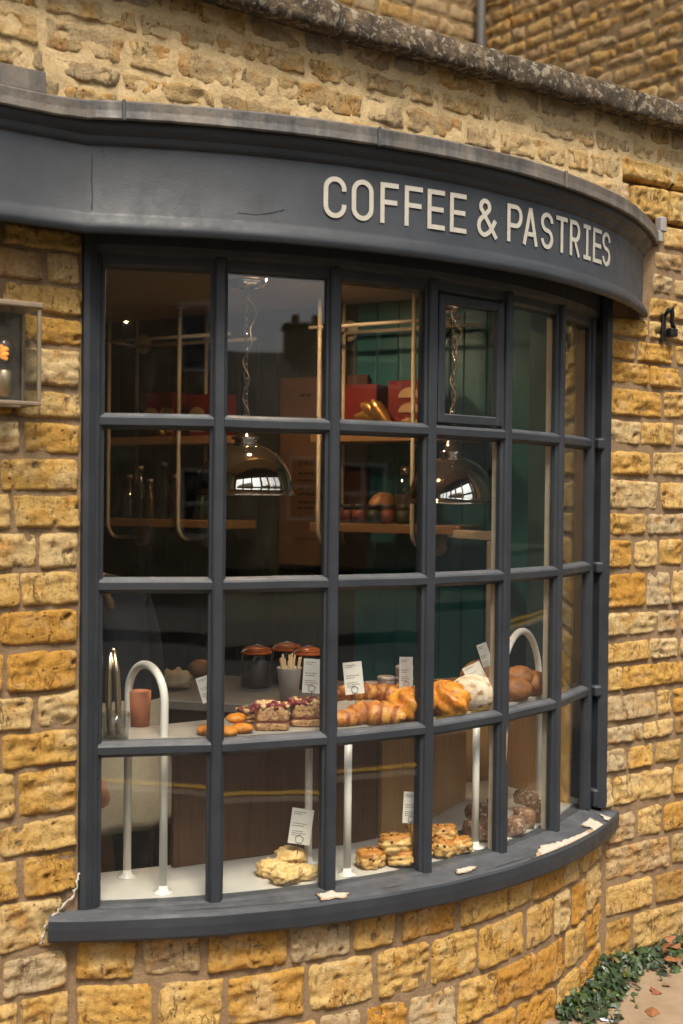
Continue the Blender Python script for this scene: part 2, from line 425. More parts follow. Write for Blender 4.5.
# above the fascia: older stones with smeared pointing
mb = MB()
zt = 2.80
for ci, hgt in enumerate((.075, .062, .08, .058, .072, .07, .075)):
    zb = zt-hgt; x = -2.8+rnd.uniform(0, .2)
    while x < 3.3:
        w = rnd.uniform(.10, .30)
        if ci >= 2 and x < .97: w = min(w, .985-x)
        if ci < 2 or x < .9:
            stone(mb, front, x, x+w-.014, zb+.009, zt, rtint(rnd.uniform(.0, .08), rnd.choice([0, .2, .4, .6]) if ci == 0 else rnd.choice([0, 0, 0, .15]), rnd.random()),
                  step=.0085, H=.005, rough=.0062, smear=.001, edge=.009)
        x += w
    zt = zb-.004
mortar(mb, front, -2.8, .985, 2.28, 2.83, step=.009, amp=.005, h0=.001)
mortar(mb, front, .985, 3.4, 2.615, 2.83, step=.010, amp=.0035, h0=.001)
mb.box((.3, .205, 2.555), (6.2, .33, .53), mi=1)
mb.build('upper_masonry', [M_STONE_UP, M_MORTAR_UP], shop)

# plinth below the sill: courses on the bow
def ang_at(px, z, rad=PR+.01):
    y = 980.0
    for _ in range(30):
        X, a = on_cyl(px, y, rad); y += (X.z-z)*F_PX/((X-CAM).dot(fw))*.9
    return a
mb = MB()
PLINTH = [(.378, .478, [(73, 136), (143, 200), (208, 288), (292, 352), (357, 398), (405, 458), (463, 509), (512, 533), (536, 565), (568, 581), (584, 603)]),
 (.242, .364, [(76, 152), (158, 223), (229, 305), (311, 375), (380, 430), (434, 478), (482, 525), (530, 555), (558, 572), (575, 588), (590, 603)]),
 (.112, .228, [(74, 118), (122, 174), (180, 266), (272, 318), (322, 362), (368, 408), (412, 457), (461, 498), (500, 537), (540, 566), (569, 586), (589, 603)]),
 (-.02, .1, [(76, 150), (158, 230), (236, 300), (306, 372), (378, 436), (442, 480), (485, 516), (520, 556), (560, 580), (583, 603)])]
PT = {(0, 5): .72, (0, 4): .35, (0, 1): 1.0, (0, 0): .55, (0, 2): .45, (0, 3): 1.0, (1, 3): .2, (1, 5): .3, (1, 8): .05, (2, 6): 1.0, (2, 7): .4, (0, 7): .3}
for ci, (z0, z1, js) in enumerate(PLINTH):
    for k, (a, b_) in enumerate(js):
        a0 = ang_at(a, (z0+z1)/2); a1 = ang_at(b_, (z0+z1)/2)
        a0 = max(a0, -.535); a1 = min(a1, .538)
        if a1-a0 < .008: continue
        stone(mb, plin, a0*PR+.002, a1*PR-.002, z0+rnd.uniform(0, .006), z1-rnd.uniform(0, .006), rtint(.12 if ci == 0 else 0, 0, PT.get((ci, k))))
mortar(mb, plin, -.545*PR, .548*PR, -.03, .485)
mb.build('bow_plinth', [M_STONE, M_MORTAR], shop)

# parapet coping, one slab after another
mb = MB()
x = -2.8
while x < 3.4:
    w = rnd.uniform(.55, .8); x1 = min(3.4, x+w-.008)
    n = max(6, int((x1-x)/.02)); rings = []
    zj, yj = rnd.uniform(-.006, .006), rnd.uniform(-.006, .006)
    prof = [(.34, 2.80), (.10, 2.79), (.0, 2.783), (-.04, 2.779), (-.064, 2.777), (-.071, 2.781), (-.073, 2.80), (-.074, 2.815), (-.073, 2.83), (-.072, 2.845), (-.066, 2.853), (-.04, 2.857), (.03, 2.862), (.12, 2.866), (.34, 2.875)]
    for i in range(n+1):
        xx = x+(x1-x)*i/n; rg = []
        for (py, pz) in prof:
            q = V3((xx*12, py*14, pz*14)); d = noise.fractal(q*1.6, .6, 2.2, 5)
            e = .6 if i in (0, n) else 0
            rg.append(V3((xx, py+yj+.007*d+e*.006, pz+zj+.005*noise.noise(q*1.3))))
        rings.append(rg)
    mb.sweep(rings, smooth=True); x += w
mb.build('parapet_coping', M_COPING, shop)
mb = MB(); mb.box((.3, 2.2, 2.72), (6.2, 3.7, .1)); mb.build('flat_roof', simple('roof_felt', (.06, .06, .06), .9), shop)

# ------------------------------------------------------------------ bow window
ZS, ZH = .540, 2.092
BARS = (1.72, 1.32, .92)
mb = MB()
def radial_prism(a, prof, z0, z1, da=0.0):          # prof: (tangent, radius)
    pts = []
    for t, rr in prof:
        n_ = V3((sin(a+da), -cos(a+da))).to_2d() if False else None
        p = bow(a, rr); tx = V3((cos(a), sin(a), 0))
        pts.append((p+tx*t).to_2d())
    return pts
MULL = [(-.021, RB-.030), (.021, RB-.030), (.021, RB-.017), (.0155, RB-.012), (.014, RB-.005), (.010, RB), (-.010, RB), (-.014, RB-.005), (-.0155, RB-.012), (-.021, RB-.017)]
INNER = [(-.013, RB-.052), (.013, RB-.052), (.015, RB-.0302), (-.015, RB-.0302)]
def wobbly(mb, pts, z0, z1, amp=.0012, n=24, mi=0):
    rings = []
    for i in range(n+1):
        z = z0+(z1-z0)*i/n
        rings.append([V3((x+amp*noise.noise(V3((x*9, z*5, k*.37))), y+amp*noise.noise(V3((y*9, z*6, k*.61+9))), z)) for k, (x, y) in enumerate(pts)])
    mb.sweep(rings, mi=mi)
# frame: head, bottom rail, end posts
nA = 40
A0, A1 = -3*ST-.022, 3*ST+.022
rings = []
for i in range(nA+1):
    a = A0+(A1-A0)*i/nA
    rings.append([bow(a, rr, z) for rr, z in ((RB-.06, ZH), (RB-.02, ZH), (RB-.012, ZH+.008), (RB-.010, ZH+.028), (RB+.004, ZH+.036), (RB+.008, ZH+.05), (RB+.008, 2.215), (RB-.06, 2.215))])
mb.sweep(rings)
rings = [[bow(a, rr, z) for rr, z in ((RB-.06, .515), (RB-.001, .515), (RB-.001, ZS-.008), (RB-.012, ZS-.002), (RB-.03, ZS), (RB-.06, ZS))] for a in [A0+(A1-A0)*i/nA for i in range(nA+1)]]
mb.sweep(rings)
for sgn in (-1, 1):
    a = sgn*3*ST
    p = [(t*1.15, rr) for t, rr in MULL]
    wobbly(mb, radial_prism(a, p, 0, 0), .54, ZH+.04)
    # outer jamb beside the end post
    x0 = sgn*.890; x1 = sgn*.950 if sgn > 0 else -.903
    if sgn > 0:
        wobbly(mb, [(.898, .03), (.945, .03), (.947, -.004), (.935, -.014), (.912, -.016), (.900, -.004)], .54, 2.2)
        for zb in BARS: mb.box((.893, -.002, zb), (.03, .03, .036), bev=.006)
        mb.box((.918, .016, .57), (.062, .05, .06), bev=.006)
    else:
        wobbly(mb, [(-.905, .05), (-.85, .05), (-.872, -.012), (-.892, -.018), (-.9035, -.012)], .54, 2.2)
bow_win = mb.build('bow_window', M_PAINT, shop)
M_INNER = simple('cream_inner_paint', (.42, .36, .27), .6)
for i in range(1, 6):
    mb = MB(); wobbly(mb, radial_prism((i-3)*ST, MULL, 0, 0), ZS-.012, ZH+.03); wobbly(mb, radial_prism((i-3)*ST, INNER, 0, 0), ZS-.012, ZH+.03, mi=3 if i >= 4 else 0)
    if i == 4:          # gouge of rotten wood on one bar
        p = bow(ST, RB+.0012, .842); q = V3((cos(ST), sin(ST), 0))
        mb.add([p+q*t+V3((0, 0, z)) for t, z in ((-.001, -.05), (.004, -.02), (.003, .005), (.005, .03), (.001, .05), (-.003, .025), (-.002, 0), (-.004, -.025))], [tuple(range(8))], 1)
        mb.add([p+q*t+V3((0, 0, z))+V3((0, -.0006, 0)) for t, z in ((.0, -.045), (.002, -.02), (.001, .0), (-.001, -.02))], [(0, 1, 2, 3)], 2)
    mb.build('mullion', [M_PAINT, simple('bare_wood', (.32, .19, .1), .9, scale=80, var=.5), simple('rot_hole', (.008, .006, .005), .9), M_INNER], bow_win)
TR = [(RB-.034, -.020), (RB-.020, -.020), (RB-.014, -.0155), (RB-.007, -.013), (RB-.0025, -.009), (RB-.0025, .008), (RB-.007, .013), (RB-.014, .0165), (RB-.020, .020), (RB-.034, .020)]
for zb in BARS:
    mb = MB(); rings = []
    for i in range(6):
        for k in range(8 if i < 5 else 9):
            f = k/8; pa, pb = bow((i-3)*ST, 1), bow((i-2)*ST, 1)
            rg = []
            for j, (rr, dz) in enumerate(TR):
                p = bow((i-3)*ST, rr)*(1-f)+bow((i-2)*ST, rr)*f
                rg.append(V3((p.x, p.y, zb+dz))+V3((0, .0010*noise.noise(V3((p.x*8, j*.4, zb))), .0016*noise.noise(V3((p.x*6, zb*9, j*.05))))))
            rings.append(rg)
    mb.sweep(rings); mb.build('glazing_bar', M_PAINT, bow_win)
# opening light: fourth pane of the top row
mb = MB()
a = .5*ST; tx = V3((cos(a), sin(a), 0)); nn = V3((sin(a), -cos(a), 0)); ctr = bow(a, RB*cos(ST/2)-.016)
Mx = Matrix((tx, -nn, V3((0, 0, 1)))).transposed()
wv, z0, z1 = .1305-.001, BARS[0]+.0225, ZH-.002
for sx in (-1, 1): mb.box(ctr+tx*sx*(wv-.013)+V3((0, 0, (z0+z1)/2)), (.026, .022, z1-z0), Mx, bev=.003)
for zz in (z0+.013, z1-.013): mb.box(ctr+V3((0, 0, zz))-nn*.0008, (2*wv-.050, .0204, .026), Mx, bev=.003)
mb.build('opening_casement', M_PAINT, bow_win)
# panes, flat, 24 of them
rows = [(ZS-.004, BARS[2]), (BARS[2], BARS[1]), (BARS[1], BARS[0]), (BARS[0], ZH+.004)]
prng = random.Random(3)
for (z0, z1) in rows:
    for i in range(6):
        a = (i-2.5)*ST; tx = V3((cos(a), sin(a), 0)); nn = V3((sin(a), -cos(a), 0))
        c = bow(a, (RB-.024)*cos(ST/2))+V3((0, 0, (z0+z1)/2)); hw = (RB-.024)*sin(ST/2)-.002; hh = (z1-z0)/2-.004
        R_ = Matrix((tx, -nn, V3((0, 0, 1)))).transposed() @ Matrix.Rotation(prng.uniform(-.007, .007), 3, 'X') @ Matrix.Rotation(prng.uniform(-.007, .007), 3, 'Z')
        mb = MB(); mb.box((0, 0, 0), (2*hw, .004, 2*hh))
        o = mb.build('pane', M_GLASS, bow_win); o.matrix_local = Matrix.Translation(c) @ R_.to_4x4()
# sill
M_FLAKE = simple('flaked_primer', (.46, .42, .35), .85, var=.25, scale=120, bmp=.6)
M_CRACK = simple('dark_crack', (.01, .01, .01), .9)
mb = MB(); rings = []
SA = .568
for i in range(61):
    a = -SA+2*SA*i/60; dz = -.012*sin(a)*1.8
    ro = RB+.078
    # the ends round off to the wall
    rg = []
    for j, (rr, z) in enumerate(((RB-.065, .475), (RB-.065, .538), (RB-.012, .537), (RB+.03, .5355), (ro-.012, .533), (ro-.004, .5315), (ro, .525), (ro+.001, .505), (ro-.001, .480), (ro-.006, .473), (RB+.03, .471))):
        p = bow(a, rr+.0018*noise.noise(V3((a*14, j*.3, 2))), z+dz*(0 if rr < RB else 1)+.0016*noise.noise(V3((a*17, rr*9, j*.07))))
        if p.y > .035: p.y = .035+.0005*j
        rg.append(p)
    rings.append(rg)
mb.sweep(rings)
def sillz(rr, a):
    pr = ((RB-.012, .537), (RB+.03, .5355), (RB+.066, .533), (RB+.074, .5315))
    for (r0_, z0_), (r1_, z1_) in zip(pr, pr[1:]):
        if rr <= r1_: return z0_+(z1_-z0_)*(rr-r0_)/(r1_-r0_)-.012*sin(a)*1.8+.0022
    return .5315-.012*sin(a)*1.8+.0022
def flake(a0, a1, r0_, r1_, seed, mi=1, lift=.0):
    n = 22; pts = []
    for k in range(n):
        th = 2*pi*k/n; w = 1+.55*noise.noise(V3((cos(th)*1.7+seed, sin(th)*1.7, seed*2.1)))
        pts.append(((a0+a1)/2+(a1-a0)/2*cos(th)*w, (r0_+r1_)/2+(r1_-r0_)/2*sin(th)*w))
    c = (sum(p[0] for p in pts)/n, sum(p[1] for p in pts)/n)
    vs = [bow(c[0], c[1], sillz(c[1], c[0])+lift+.001)]+[bow(a_, r_, sillz(min(r_, RB+.0738), a_)+lift) for a_, r_ in pts]
    mb.add(vs, [(0, 1+k, 1+(k+1) % n) for k in range(n)], mi)
def flake_px(outline, mi=1, lift=.0):
    pts = []
    ps = [on_z(x, y, .5345) for x, y in outline]; n = len(ps)
    for k in range(n):
        for t in range(5):
            p = ps[k].lerp(ps[(k+1) % n], t/5); p += V3((noise.noise(p*90), noise.noise(p*90+V3((5, 5, 5))), 0))*.010
            a_ = atan2(p.x, CY-p.y); r_ = min(RB+.0735, sqrt(p.x**2+(p.y-CY)**2)); pts.append(bow(a_, r_, sillz(r_, a_)+lift))
    c = sum(pts, V3((0, 0, 0)))/len(pts); c.z += .0003
    mb.add([c]+pts, [(0, 1+k, 1+(k+1) % len(pts)) for k in range(len(pts))], mi)
def patch(ol):
    cx = sum(q[0] for q in ol)/len(ol); cy = sum(q[1] for q in ol)/len(ol)
    flake_px([(cx+(x-cx)*1.16, cy+(y-cy)*1.25+.4) for x, y in ol], 2, -.0004)
    flake_px([(cx+(x-cx)*1.10, cy+(y-cy)*1.12) for x, y in ol], 3, .0003); flake_px([(cx+(x-cx)*.96-.5, cy+(y-cy)*.9-.4) for x, y in ol], 1, .0006)
patch([(319, 897), (326, 895.5), (332, 894), (340, 896), (347, 895), (345, 899), (334, 900), (322, 902)]); patch([(457, 872), (462, 869), (466, 868), (476, 867), (472, 871), (460, 874)])
patch([(539, 851), (543, 845), (550, 844), (556, 841), (562, 841), (566, 838), (577, 833), (580, 834), (588, 828), (592, 831), (580, 838), (572, 840), (566, 845), (559, 847), (552, 853), (541, 856)])
flake_px([(545, 853), (560, 847), (572, 841), (580, 837), (594, 829), (595, 835), (578, 844), (570, 846), (560, 853), (546, 858)], 3, .0010)
patch([(576, 817), (586, 814), (592, 817), (604, 822), (606, 827), (596, 829), (590, 825), (584, 824)]); patch([(600, 812), (612, 815), (615, 818), (606, 817)])
for (a0, a1, rr) in ((-.30, -.16, RB+.058), (-.42, -.27, RB+.055), (-.115, -.05, RB+.046), (.08, .20, RB+.06)):
    N = 14; vs = []
    for k in range(N+1):
        a = a0+(a1-a0)*k/N; q = rr+.004*noise.noise(V3((a*40, rr*30, 1))); w = .0011*sin(pi*k/N)+.0002
        vs += [bow(a, q-w, sillz(q, a)), bow(a, q+w, sillz(q, a))]
    mb.add(vs, [(2*k, 2*k+1, 2*k+3, 2*k+2) for k in range(N)], 2)
mb.build('sill', [M_PAINT, M_FLAKE, M_CRACK, simple('bare_sill_wood', (.36, .25, .15), .9, var=.35, scale=150)], bow_win)
# bead of white sealant where frame and sill meet the left wall
mb = MB()
pth = [(-.998, -.004, .478), (-.996, -.006, .50), (-.985, -.006, .53), (-.955, -.008, .556), (-.925, -.010, .575), (-.91, -.012, .61), (-.907, -.010, .64)]
fine = []
for (p, q) in zip(pth, pth[1:]):
    for k in range(5): fine.append(V3(p).lerp(V3(q), k/5)+V3((rnd.uniform(-.004, .004), 0, rnd.uniform(-.004, .004))))
mb.tube(fine, [.001+rnd.uniform(0, .003) for _ in fine], 7)
mb.build('sealant_bead', simple('old_sealant', (.42, .38, .32), .8, bmp=.5, scale=60), bow_win)

# ------------------------------------------------------------------ fascia with lettering, lead above
FD = .122; RF = RB+FD
yS = -.10; aL = -math.asin(.94/RF); aR = math.acos(CY/RF)-.007
path = []                       # (point, outward normal, straight?)
for i in range(12): path.append((V3((-2.8+(-.945+2.8)*i/12, yS, 0)), V3((0, -1, 0)), True))
for i in range(71):
    a = aL+(aR-aL)*i/70; path.append((bow(a, RF), V3((sin(a), -cos(a), 0)), False))
FP = [(-.006, 2.185), (-.004, 2.168), (.004, 2.150), (.012, 2.142), (.020, 2.144), (.0245, 2.152), (.0245, 2.160), (.0215, 2.168), (.0185, 2.176), (.0168, 2.184), (0, 2.192), (0, 2.345), (.006, 2.349), (.010, 2.356), (.012, 2.366), (.022, 2.374), (.027, 2.385), (.028, 2.396)]
mb = MB(); rings = []
for i, (p, n_, stt) in enumerate(path):
    rg = []
    for j, (d, z) in enumerate(FP):
        q = p+n_*(d-.016+.0075*min(1, max(0, (2.19-z)/.014)))+V3((0, 0, z)) if z < 2.1915 else p+n_*(d)+V3((0, 0, z))
        w = V3((q.x*4, q.z*14, q.y*4)); q += n_*.0022*noise.fractal(w, .8, 2, 3); q.z += .0015*noise.noise(w*.7)
        rg.append(q)
    back_t = V3((p.x, .03, 2.396)) if stt or p.y > -.02 else p-n_*.115+V3((0, 0, 2.396))
    back_b = V3((p.x, .03, 2.2)) if stt or p.y > -.02 else p-n_*.115+V3((0, 0, 2.2))
    rg.append(back_t); rg.append(back_b); rg.append(p-n_*min(.06, .06)+V3((0, 0, 2.198)))
    rings.append(rg)
mb.sweep(rings)
for k in range(len(mb.sm)): mb.sm[k] = True
fas = mb.build('fascia', M_PAINT, shop)
try:
    fas.data.set_sharp_from_angle(angle=radians(35))
except Exception: pass
# raised seam and paint crack in the fascia
mb = MB()
p = bow(aL+.006, RF+.0016); mb.tube([p+V3((.002*noise.noise(V3((z*20, 1, 1))), 0, z)) for z in [2.20+.012*k for k in range(12)]], .0011, 6)
mb.build('paint_seam', M_PAINT, fas)
mb = MB()
for ol in ([(238, 213), (248, 214), (258, 214.5), (268, 213), (276, 211.5), (287, 209)], [(101, 136), (104, 142), (102.5, 150), (104, 158)]):
    pts = [on_cyl(x, y, RF+.0006)[0] for x, y in ol]; fine = [pts[k].lerp(pts[k+1], t/4) for k in range(len(pts)-1) for t in range(4)]
    mb.tube([q+V3((0, 0, .0012*noise.noise(q*300))) for q in fine], [.0003+.0007*abs(noise.noise(q*200)) for q in fine], 5)
mb.build('paint_cracks', M_CRACK, fas)
# letters as strokes bent round the band
W_ = .0118
def arc(cx, cy, rx, ry, t0, t1, n=9): return [(cx+rx*cos(radians(t0+(t1-t0)*k/n)), cy+ry*sin(radians(t0+(t1-t0)*k/n))) for k in range(n+1)]
def glyph(c, w):                 # strokes on centre lines, cap height .1, width w
    h = W_/2; L, R_, B, T = h, w-h, h, .1-h; mx = w/2; r = min(.024, mx-h); k = r
    if c == 'C': return [arc(R_-r, T-r, r, r, 0, 90)[0:1] and [(R_, .066)]+arc(R_-r, T-r, r, r, 0, 90)+arc(L+r, T-r, r, r, 90, 180)+arc(L+r, B+r, r, r, 180, 270)+arc(R_-r, B+r, r, r, 270, 360)+[(R_, .034)]]
    if c == 'O':
        q = arc(R_-r, T-r, r, r, 0, 90)+arc(L+r, T-r, r, r, 90, 180)+arc(L+r, B+r, r, r, 180, 270)+arc(R_-r, B+r, r, r, 270, 360); return [q+[q[0]]]
    if c == 'F': return [[(L, 0), (L, .1)], [(L+h, T), (w, T)], [(L+h, .052), (w-.004, .052)]]
    if c == 'E': return [[(L, 0), (L, .1)], [(L+h, T), (w, T)], [(L+h, .051), (w-.004, .051)], [(L+h, B), (w, B)]]
    if c == 'P':
        ry = (T-.044)/2; return [[(L, 0), (L, .1)], [(L+h, T)]+[(R_-ry*.8, T)]+arc(R_-ry*.8, (T+.044)/2, ry*.8, ry, 90, -90)+[(L+h, .044)]]
    if c == 'R':
        ry = (T-.046)/2; return [[(L, 0), (L, .1)], [(L+h, T), (R_-ry*.8, T)]+arc(R_-ry*.8, (T+.046)/2, ry*.8, ry, 90, -90)+[(L+h, .046)], [(w*.5, .046-h), (R_, 0)]]
    if c == 'A': return [[(L, 0), (mx, .1)], [(mx+.0002, .1), (R_, 0)], [(L+.014, .03), (R_-.014, .03)]]
    if c == 'T': return [[(0, T), (w, T)], [(mx, T-h), (mx, 0)]]
    if c == 'I': return [[(.006, T), (w-.006, T)], [(mx, T-h), (mx, 2*h)], [(.006, B), (w-.006, B)]]
    if c == 'S':
        rx = mx-h; ry = (T-.051)/2; ry2 = (.051-B)/2
        return [[(R_, .073)]+arc(mx, T-ry, rx, ry, 8, 180)[0:]+arc(mx, T-ry, rx, ry, 180, 262)[1:]+[(mx, .051)]+arc(mx, B+ry2, rx, ry2, 82, 0)[0:]+arc(mx, B+ry2, rx, ry2, 0, -172)[1:]+[(L, .027)]]
    if c == '&':
        return [[(w, .0)]+[(w*.36, .058), (w*.25, .068)]+arc(w*.40, T-.017, .0155, .017, 195, -20, 12)+[(w*.46, .062), (w*.22, .048)]+arc(w*.36, B+.0225, w*.36-h, .0225, 130, 290, 10)+[(w*.62, .014), (w*.78, .028), (w-.004, .046)]]
TXT = [('C', -.4229, -.3628), ('O', -.3482, -.2884), ('F', -.269, -.2171), ('F', -.1986, -.1448), ('E', -.1294, -.0755), ('E', -.0579, -.0036), ('&', .0347, .1052), ('P', .1467, .207), ('A', .2099, .2735), ('S', .2884, .3454), ('T', .3612, .4177), ('R', .4323, .4882), ('I', .5048, .5599), ('E', .571, .628), ('S', .636, .6959)]
M_LETTER = simple('cream_sign_paint', (.42, .39, .335), .7, var=.12, scale=60)
mb = MB()
def ribbon(mb, pts, f):
    n = len(pts); L_ = []; R2 = []
    for i, p in enumerate(pts):
        a = pts[max(i-1, 0)]; b_ = pts[min(i+1, n-1)]
        closed = (abs(pts[0][0]-pts[-1][0])+abs(pts[0][1]-pts[-1][1])) < 1e-6
        if closed and i in (0, n-1): a, b_ = pts[-2], pts[1]
        d = V3((b_[0]-a[0], b_[1]-a[1], 0)); 
        if d.length < 1e-9: d = V3((1, 0, 0))
        d.normalize(); nx, ny = -d.y*W_/2, d.x*W_/2
        L_.append((p[0]+nx, p[1]+ny)); R2.append((p[0]-nx, p[1]-ny))
    sub_l = []; sub_r = []
    for i in range(n-1):
        ln = max(abs(pts[i+1][0]-pts[i][0]), 1e-6); m_ = max(1, int(ln/.008))
        for k in range(m_):
            t = k/m_; sub_l.append((L_[i][0]*(1-t)+L_[i+1][0]*t, L_[i][1]*(1-t)+L_[i+1][1]*t)); sub_r.append((R2[i][0]*(1-t)+R2[i+1][0]*t, R2[i][1]*(1-t)+R2[i+1][1]*t))
    sub_l.append(L_[-1]); sub_r.append(R2[-1])
    rings = [[f(*l, .0010), f(*r_, .0010), f(*r_, .0026), f(*l, .0026)] for l, r_ in zip(sub_l, sub_r)]
    mb.sweep(rings)
for (c, s0, s1) in TXT:
    for si, st_ in enumerate(glyph(c, s1-s0)):
        def f(x, y, h, s0=s0, si=si):
            s_ = s0+x; return bow(s_/RF, RF+h+si*.0003, 2.2165+.0152*(s_+.4)/1.1+y*1.0)
        ribbon(mb, st_, f)
mb.build('lettering', M_LETTER, fas)
# lead capping
mb = MB(); rings = []
aR2 = math.acos(CY/(RB+.162))
lpath = [(V3((-2.8+(-.955+2.8)*i/24, -.135, 0)), V3((0, -1, 0))) for i in range(25)]
aL2 = -math.asin(.94/(RB+.162))
for i in range(91):
    a = aL2+(aR2+.012-aL2)*i/90; lpath.append((bow(a, RB+.162), V3((sin(a), -cos(a), 0))))
for i, (p, n_) in enumerate(lpath):
    w = .003*noise.noise(V3((p.x*5, p.y*5, 0))); dz = .003*noise.noise(V3((p.x*3.3, p.y*3, 5)))-.004*(1 if i < 24 else 0)
    q = [p-n_*.012+V3((0, 0, 2.3965)), p+n_*w+V3((0, 0, 2.394+dz)), p+n_*(w+.003)+V3((0, 0, 2.398+dz)), p+n_*(w+.001)+V3((0, 0, 2.415+dz)), p+n_*(w+.002)+V3((0, 0, 2.434+dz)), p+n_*(w-.003)+V3((0, 0, 2.439+dz)), V3((p.x-n_.x*.02, max(.02, p.y+.02), 2.475)), V3((p.x-n_.x*.02, max(.021, p.y+.021), 2.3975))]
    rings.append(q)
mb.sweep(rings, smooth=False)
for xj in (-.885, -.3, .35):                 # welted joints
    a = math.asin(xj/(RB+.162)); p = bow(a, RB+.1655); mb.box(p+V3((0, 0, 2.416)), (.009, .009, .05), Matrix.Rotation(a, 3, 'Z'), bev=.003)
lead = mb.build('lead_capping', M_LEAD, shop)
mb = MB(); mb.box((-1.9, -.010, 2.497), (1.79, .012, .05), bev=.002); mb.build('lead_flashing', M_LEAD, shop)
q = on_y(661, 225, -.01); mb = MB(); mb.box(q, (.03, .03, .05), bev=.004); mb.box(q+V3((-.008, 0, -.04)), (.02, .022, .04), bev=.004); mb.build('lead_stop', simple('pale_lead', (.3, .28, .26), .7, .2), shop)

# ------------------------------------------------------------------ the room
DK = .537                                    # display floor level
M_TEAL = None
def teal_mat():
    m, nt, b = mat('teal_boarding'); co = coords(nt)
    c = ramp(nt, noi(nt, co, 5, 5, .6), [(.3, (.010, .115, .14)), (.7, (.018, .17, .20))])
    nt.links.new(c, b.inputs['Base Color']); b.inputs['Roughness'].default_value = .45
    return m
M_TEAL = teal_mat()
M_CREAM = simple('cream_enamel', (.66, .58, .44), .35, var=.06, scale=20)
M_WHITE = simple('white_enamel', (.78, .74, .66), .35, var=.05, scale=20)
M_MARBLE = simple('pale_marble', (.62, .58, .52), .35, var=.14, scale=9)
M_GREYTOP = simple('grey_stone_top', (.15, .13, .11), .4, var=.2, scale=14)
def wood(name, a, b_, sc=(3, 3, 40)):
    m, nt, b = mat(name); co = coords(nt, scale=sc)
    c = ramp(nt, noi(nt, co, 1.6, 6, .65, .5), [(.25, a), (.75, b_)])
    nt.links.new(c, b.inputs['Base Color']); b.inputs['Roughness'].default_value = .5
    bump(nt, b, noi(nt, co, 3, 4), .15, .002); return m
M_WALNUT = wood('dark_walnut', (.06, .024, .008), (.13, .056, .018), (40, 40, 2.5))
M_PLY = wood('tan_board', (.30, .16, .055), (.44, .25, .095), (30, 30, 2))
M_SHELFWOOD = wood('warm_shelf_wood', (.22, .12, .05), (.36, .21, .09), (4, 40, 40))
M_CEIL = simple('ceiling_paint', (.72, .62, .5), .8, var=.05, scale=3)
M_DARKWALL = simple('dark_plaster', (.05, .045, .04), .8, var=.2, scale=4)
P0_ = 1/5.70
def front_line(px, off=0.0, z=0.0):
    p = at_d(px, 512, 1/(P0_+9.0e-5*(px-108))); p = V3((p.x, p.y, 0)); return p+E2*off+V3((0, 0, z))
E2 = V3((0, 0, 0)); _a, _b = front_line(108), front_line(412)
E1 = (_b-_a).normalized(); E2 = V3((-E1.y, E1.x, 0))
RW = Matrix((E1, E2, V3((0, 0, 1)))).transposed()
W0 = _b+E2*.27
CEIL = 2.37
mb = MB(); mb.box((.2, 1.9, -.05), (5.6, 3.2, .1)); tag(mb.build('floor', wood('floor_boards', (.12, .07, .035), (.2, .12, .06))), kind='structure')
mb = MB(); mb.box((.2, 1.875, CEIL+.06), (5.4, 3.05, .12)); tag(mb.build('ceiling', M_CEIL), kind='structure')
mb = MB()
t0, t1 = -2.62, 1.0
nb = 36
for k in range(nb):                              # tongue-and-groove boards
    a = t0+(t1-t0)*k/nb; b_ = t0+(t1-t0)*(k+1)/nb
    mb.box(W0+E1*((a+b_)/2)+E2*.01+V3((0, 0, CEIL/2)), (b_-a-.004, .02, CEIL-.004), RW, bev=.002, mi=1 if a < (front_line(322)+E2*.27-W0).dot(E1) else 0)  # left boards: the same teal wall with shade put into the colour
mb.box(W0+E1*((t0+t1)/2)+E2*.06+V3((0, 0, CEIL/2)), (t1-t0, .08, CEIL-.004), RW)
tag(mb.build('teal_wall', [M_TEAL, simple('shaded_teal_boarding', (.022, .030, .030), .6, var=.2, scale=5)]), 'boarded wall behind the tube shelves, teal, with shade painted into the colour of its left boards', 'wall')
mb = MB(); mb.box((-1.1, 3.36, 1.18), (2.8, .1, 2.36)); mb.box((-2.45, 1.8, 1.18), (.1, 3.1, 2.36)); mb.build('inner_wall', M_DARKWALL, shop)
# window reveals
M_RP = simple('reveal_plaster', (.30, .25, .17), .8, scale=8); M_RV = simple('reveal_paint', (.035, .085, .095), .7, scale=8)
for x in (.986, -.935):
    mb = MB(); mb.box((x, .105, 1.15), (.030, .15, 2.29)); mb.build('plaster_reveal', M_RP, shop)
    mb = MB(); mb.box((x, .29, 1.15), (.032, .219, 2.29)); mb.build('painted_reveal', M_RV, shop)
# cream door frame low on the teal wall
mb = MB()
for q, sz in (((480, 547), None),):
    pass
D4 = 4.72
pa, pb = at_d(452, 548, 4.9), at_d(494, 548, 4.66)
ex = V3((pb.x-pa.x, pb.y-pa.y, 0)); ln = ex.length; ex.normalize(); Rf = Matrix((ex, V3((-ex.y, ex.x, 0)), V3((0, 0, 1)))).transposed()
mb.box(V3(((pa.x+pb.x)/2, (pa.y+pb.y)/2, 1.40)), (ln+.02, .04, .034), Rf, bev=.003)
mb.box(V3((pb.x, pb.y, .70)), (.04, .04, 1.36), Rf, bev=.003)
tag(mb.build('door_frame', M_CREAM), 'cream painted frame low in the shop in front of the teal wall', 'door frame')

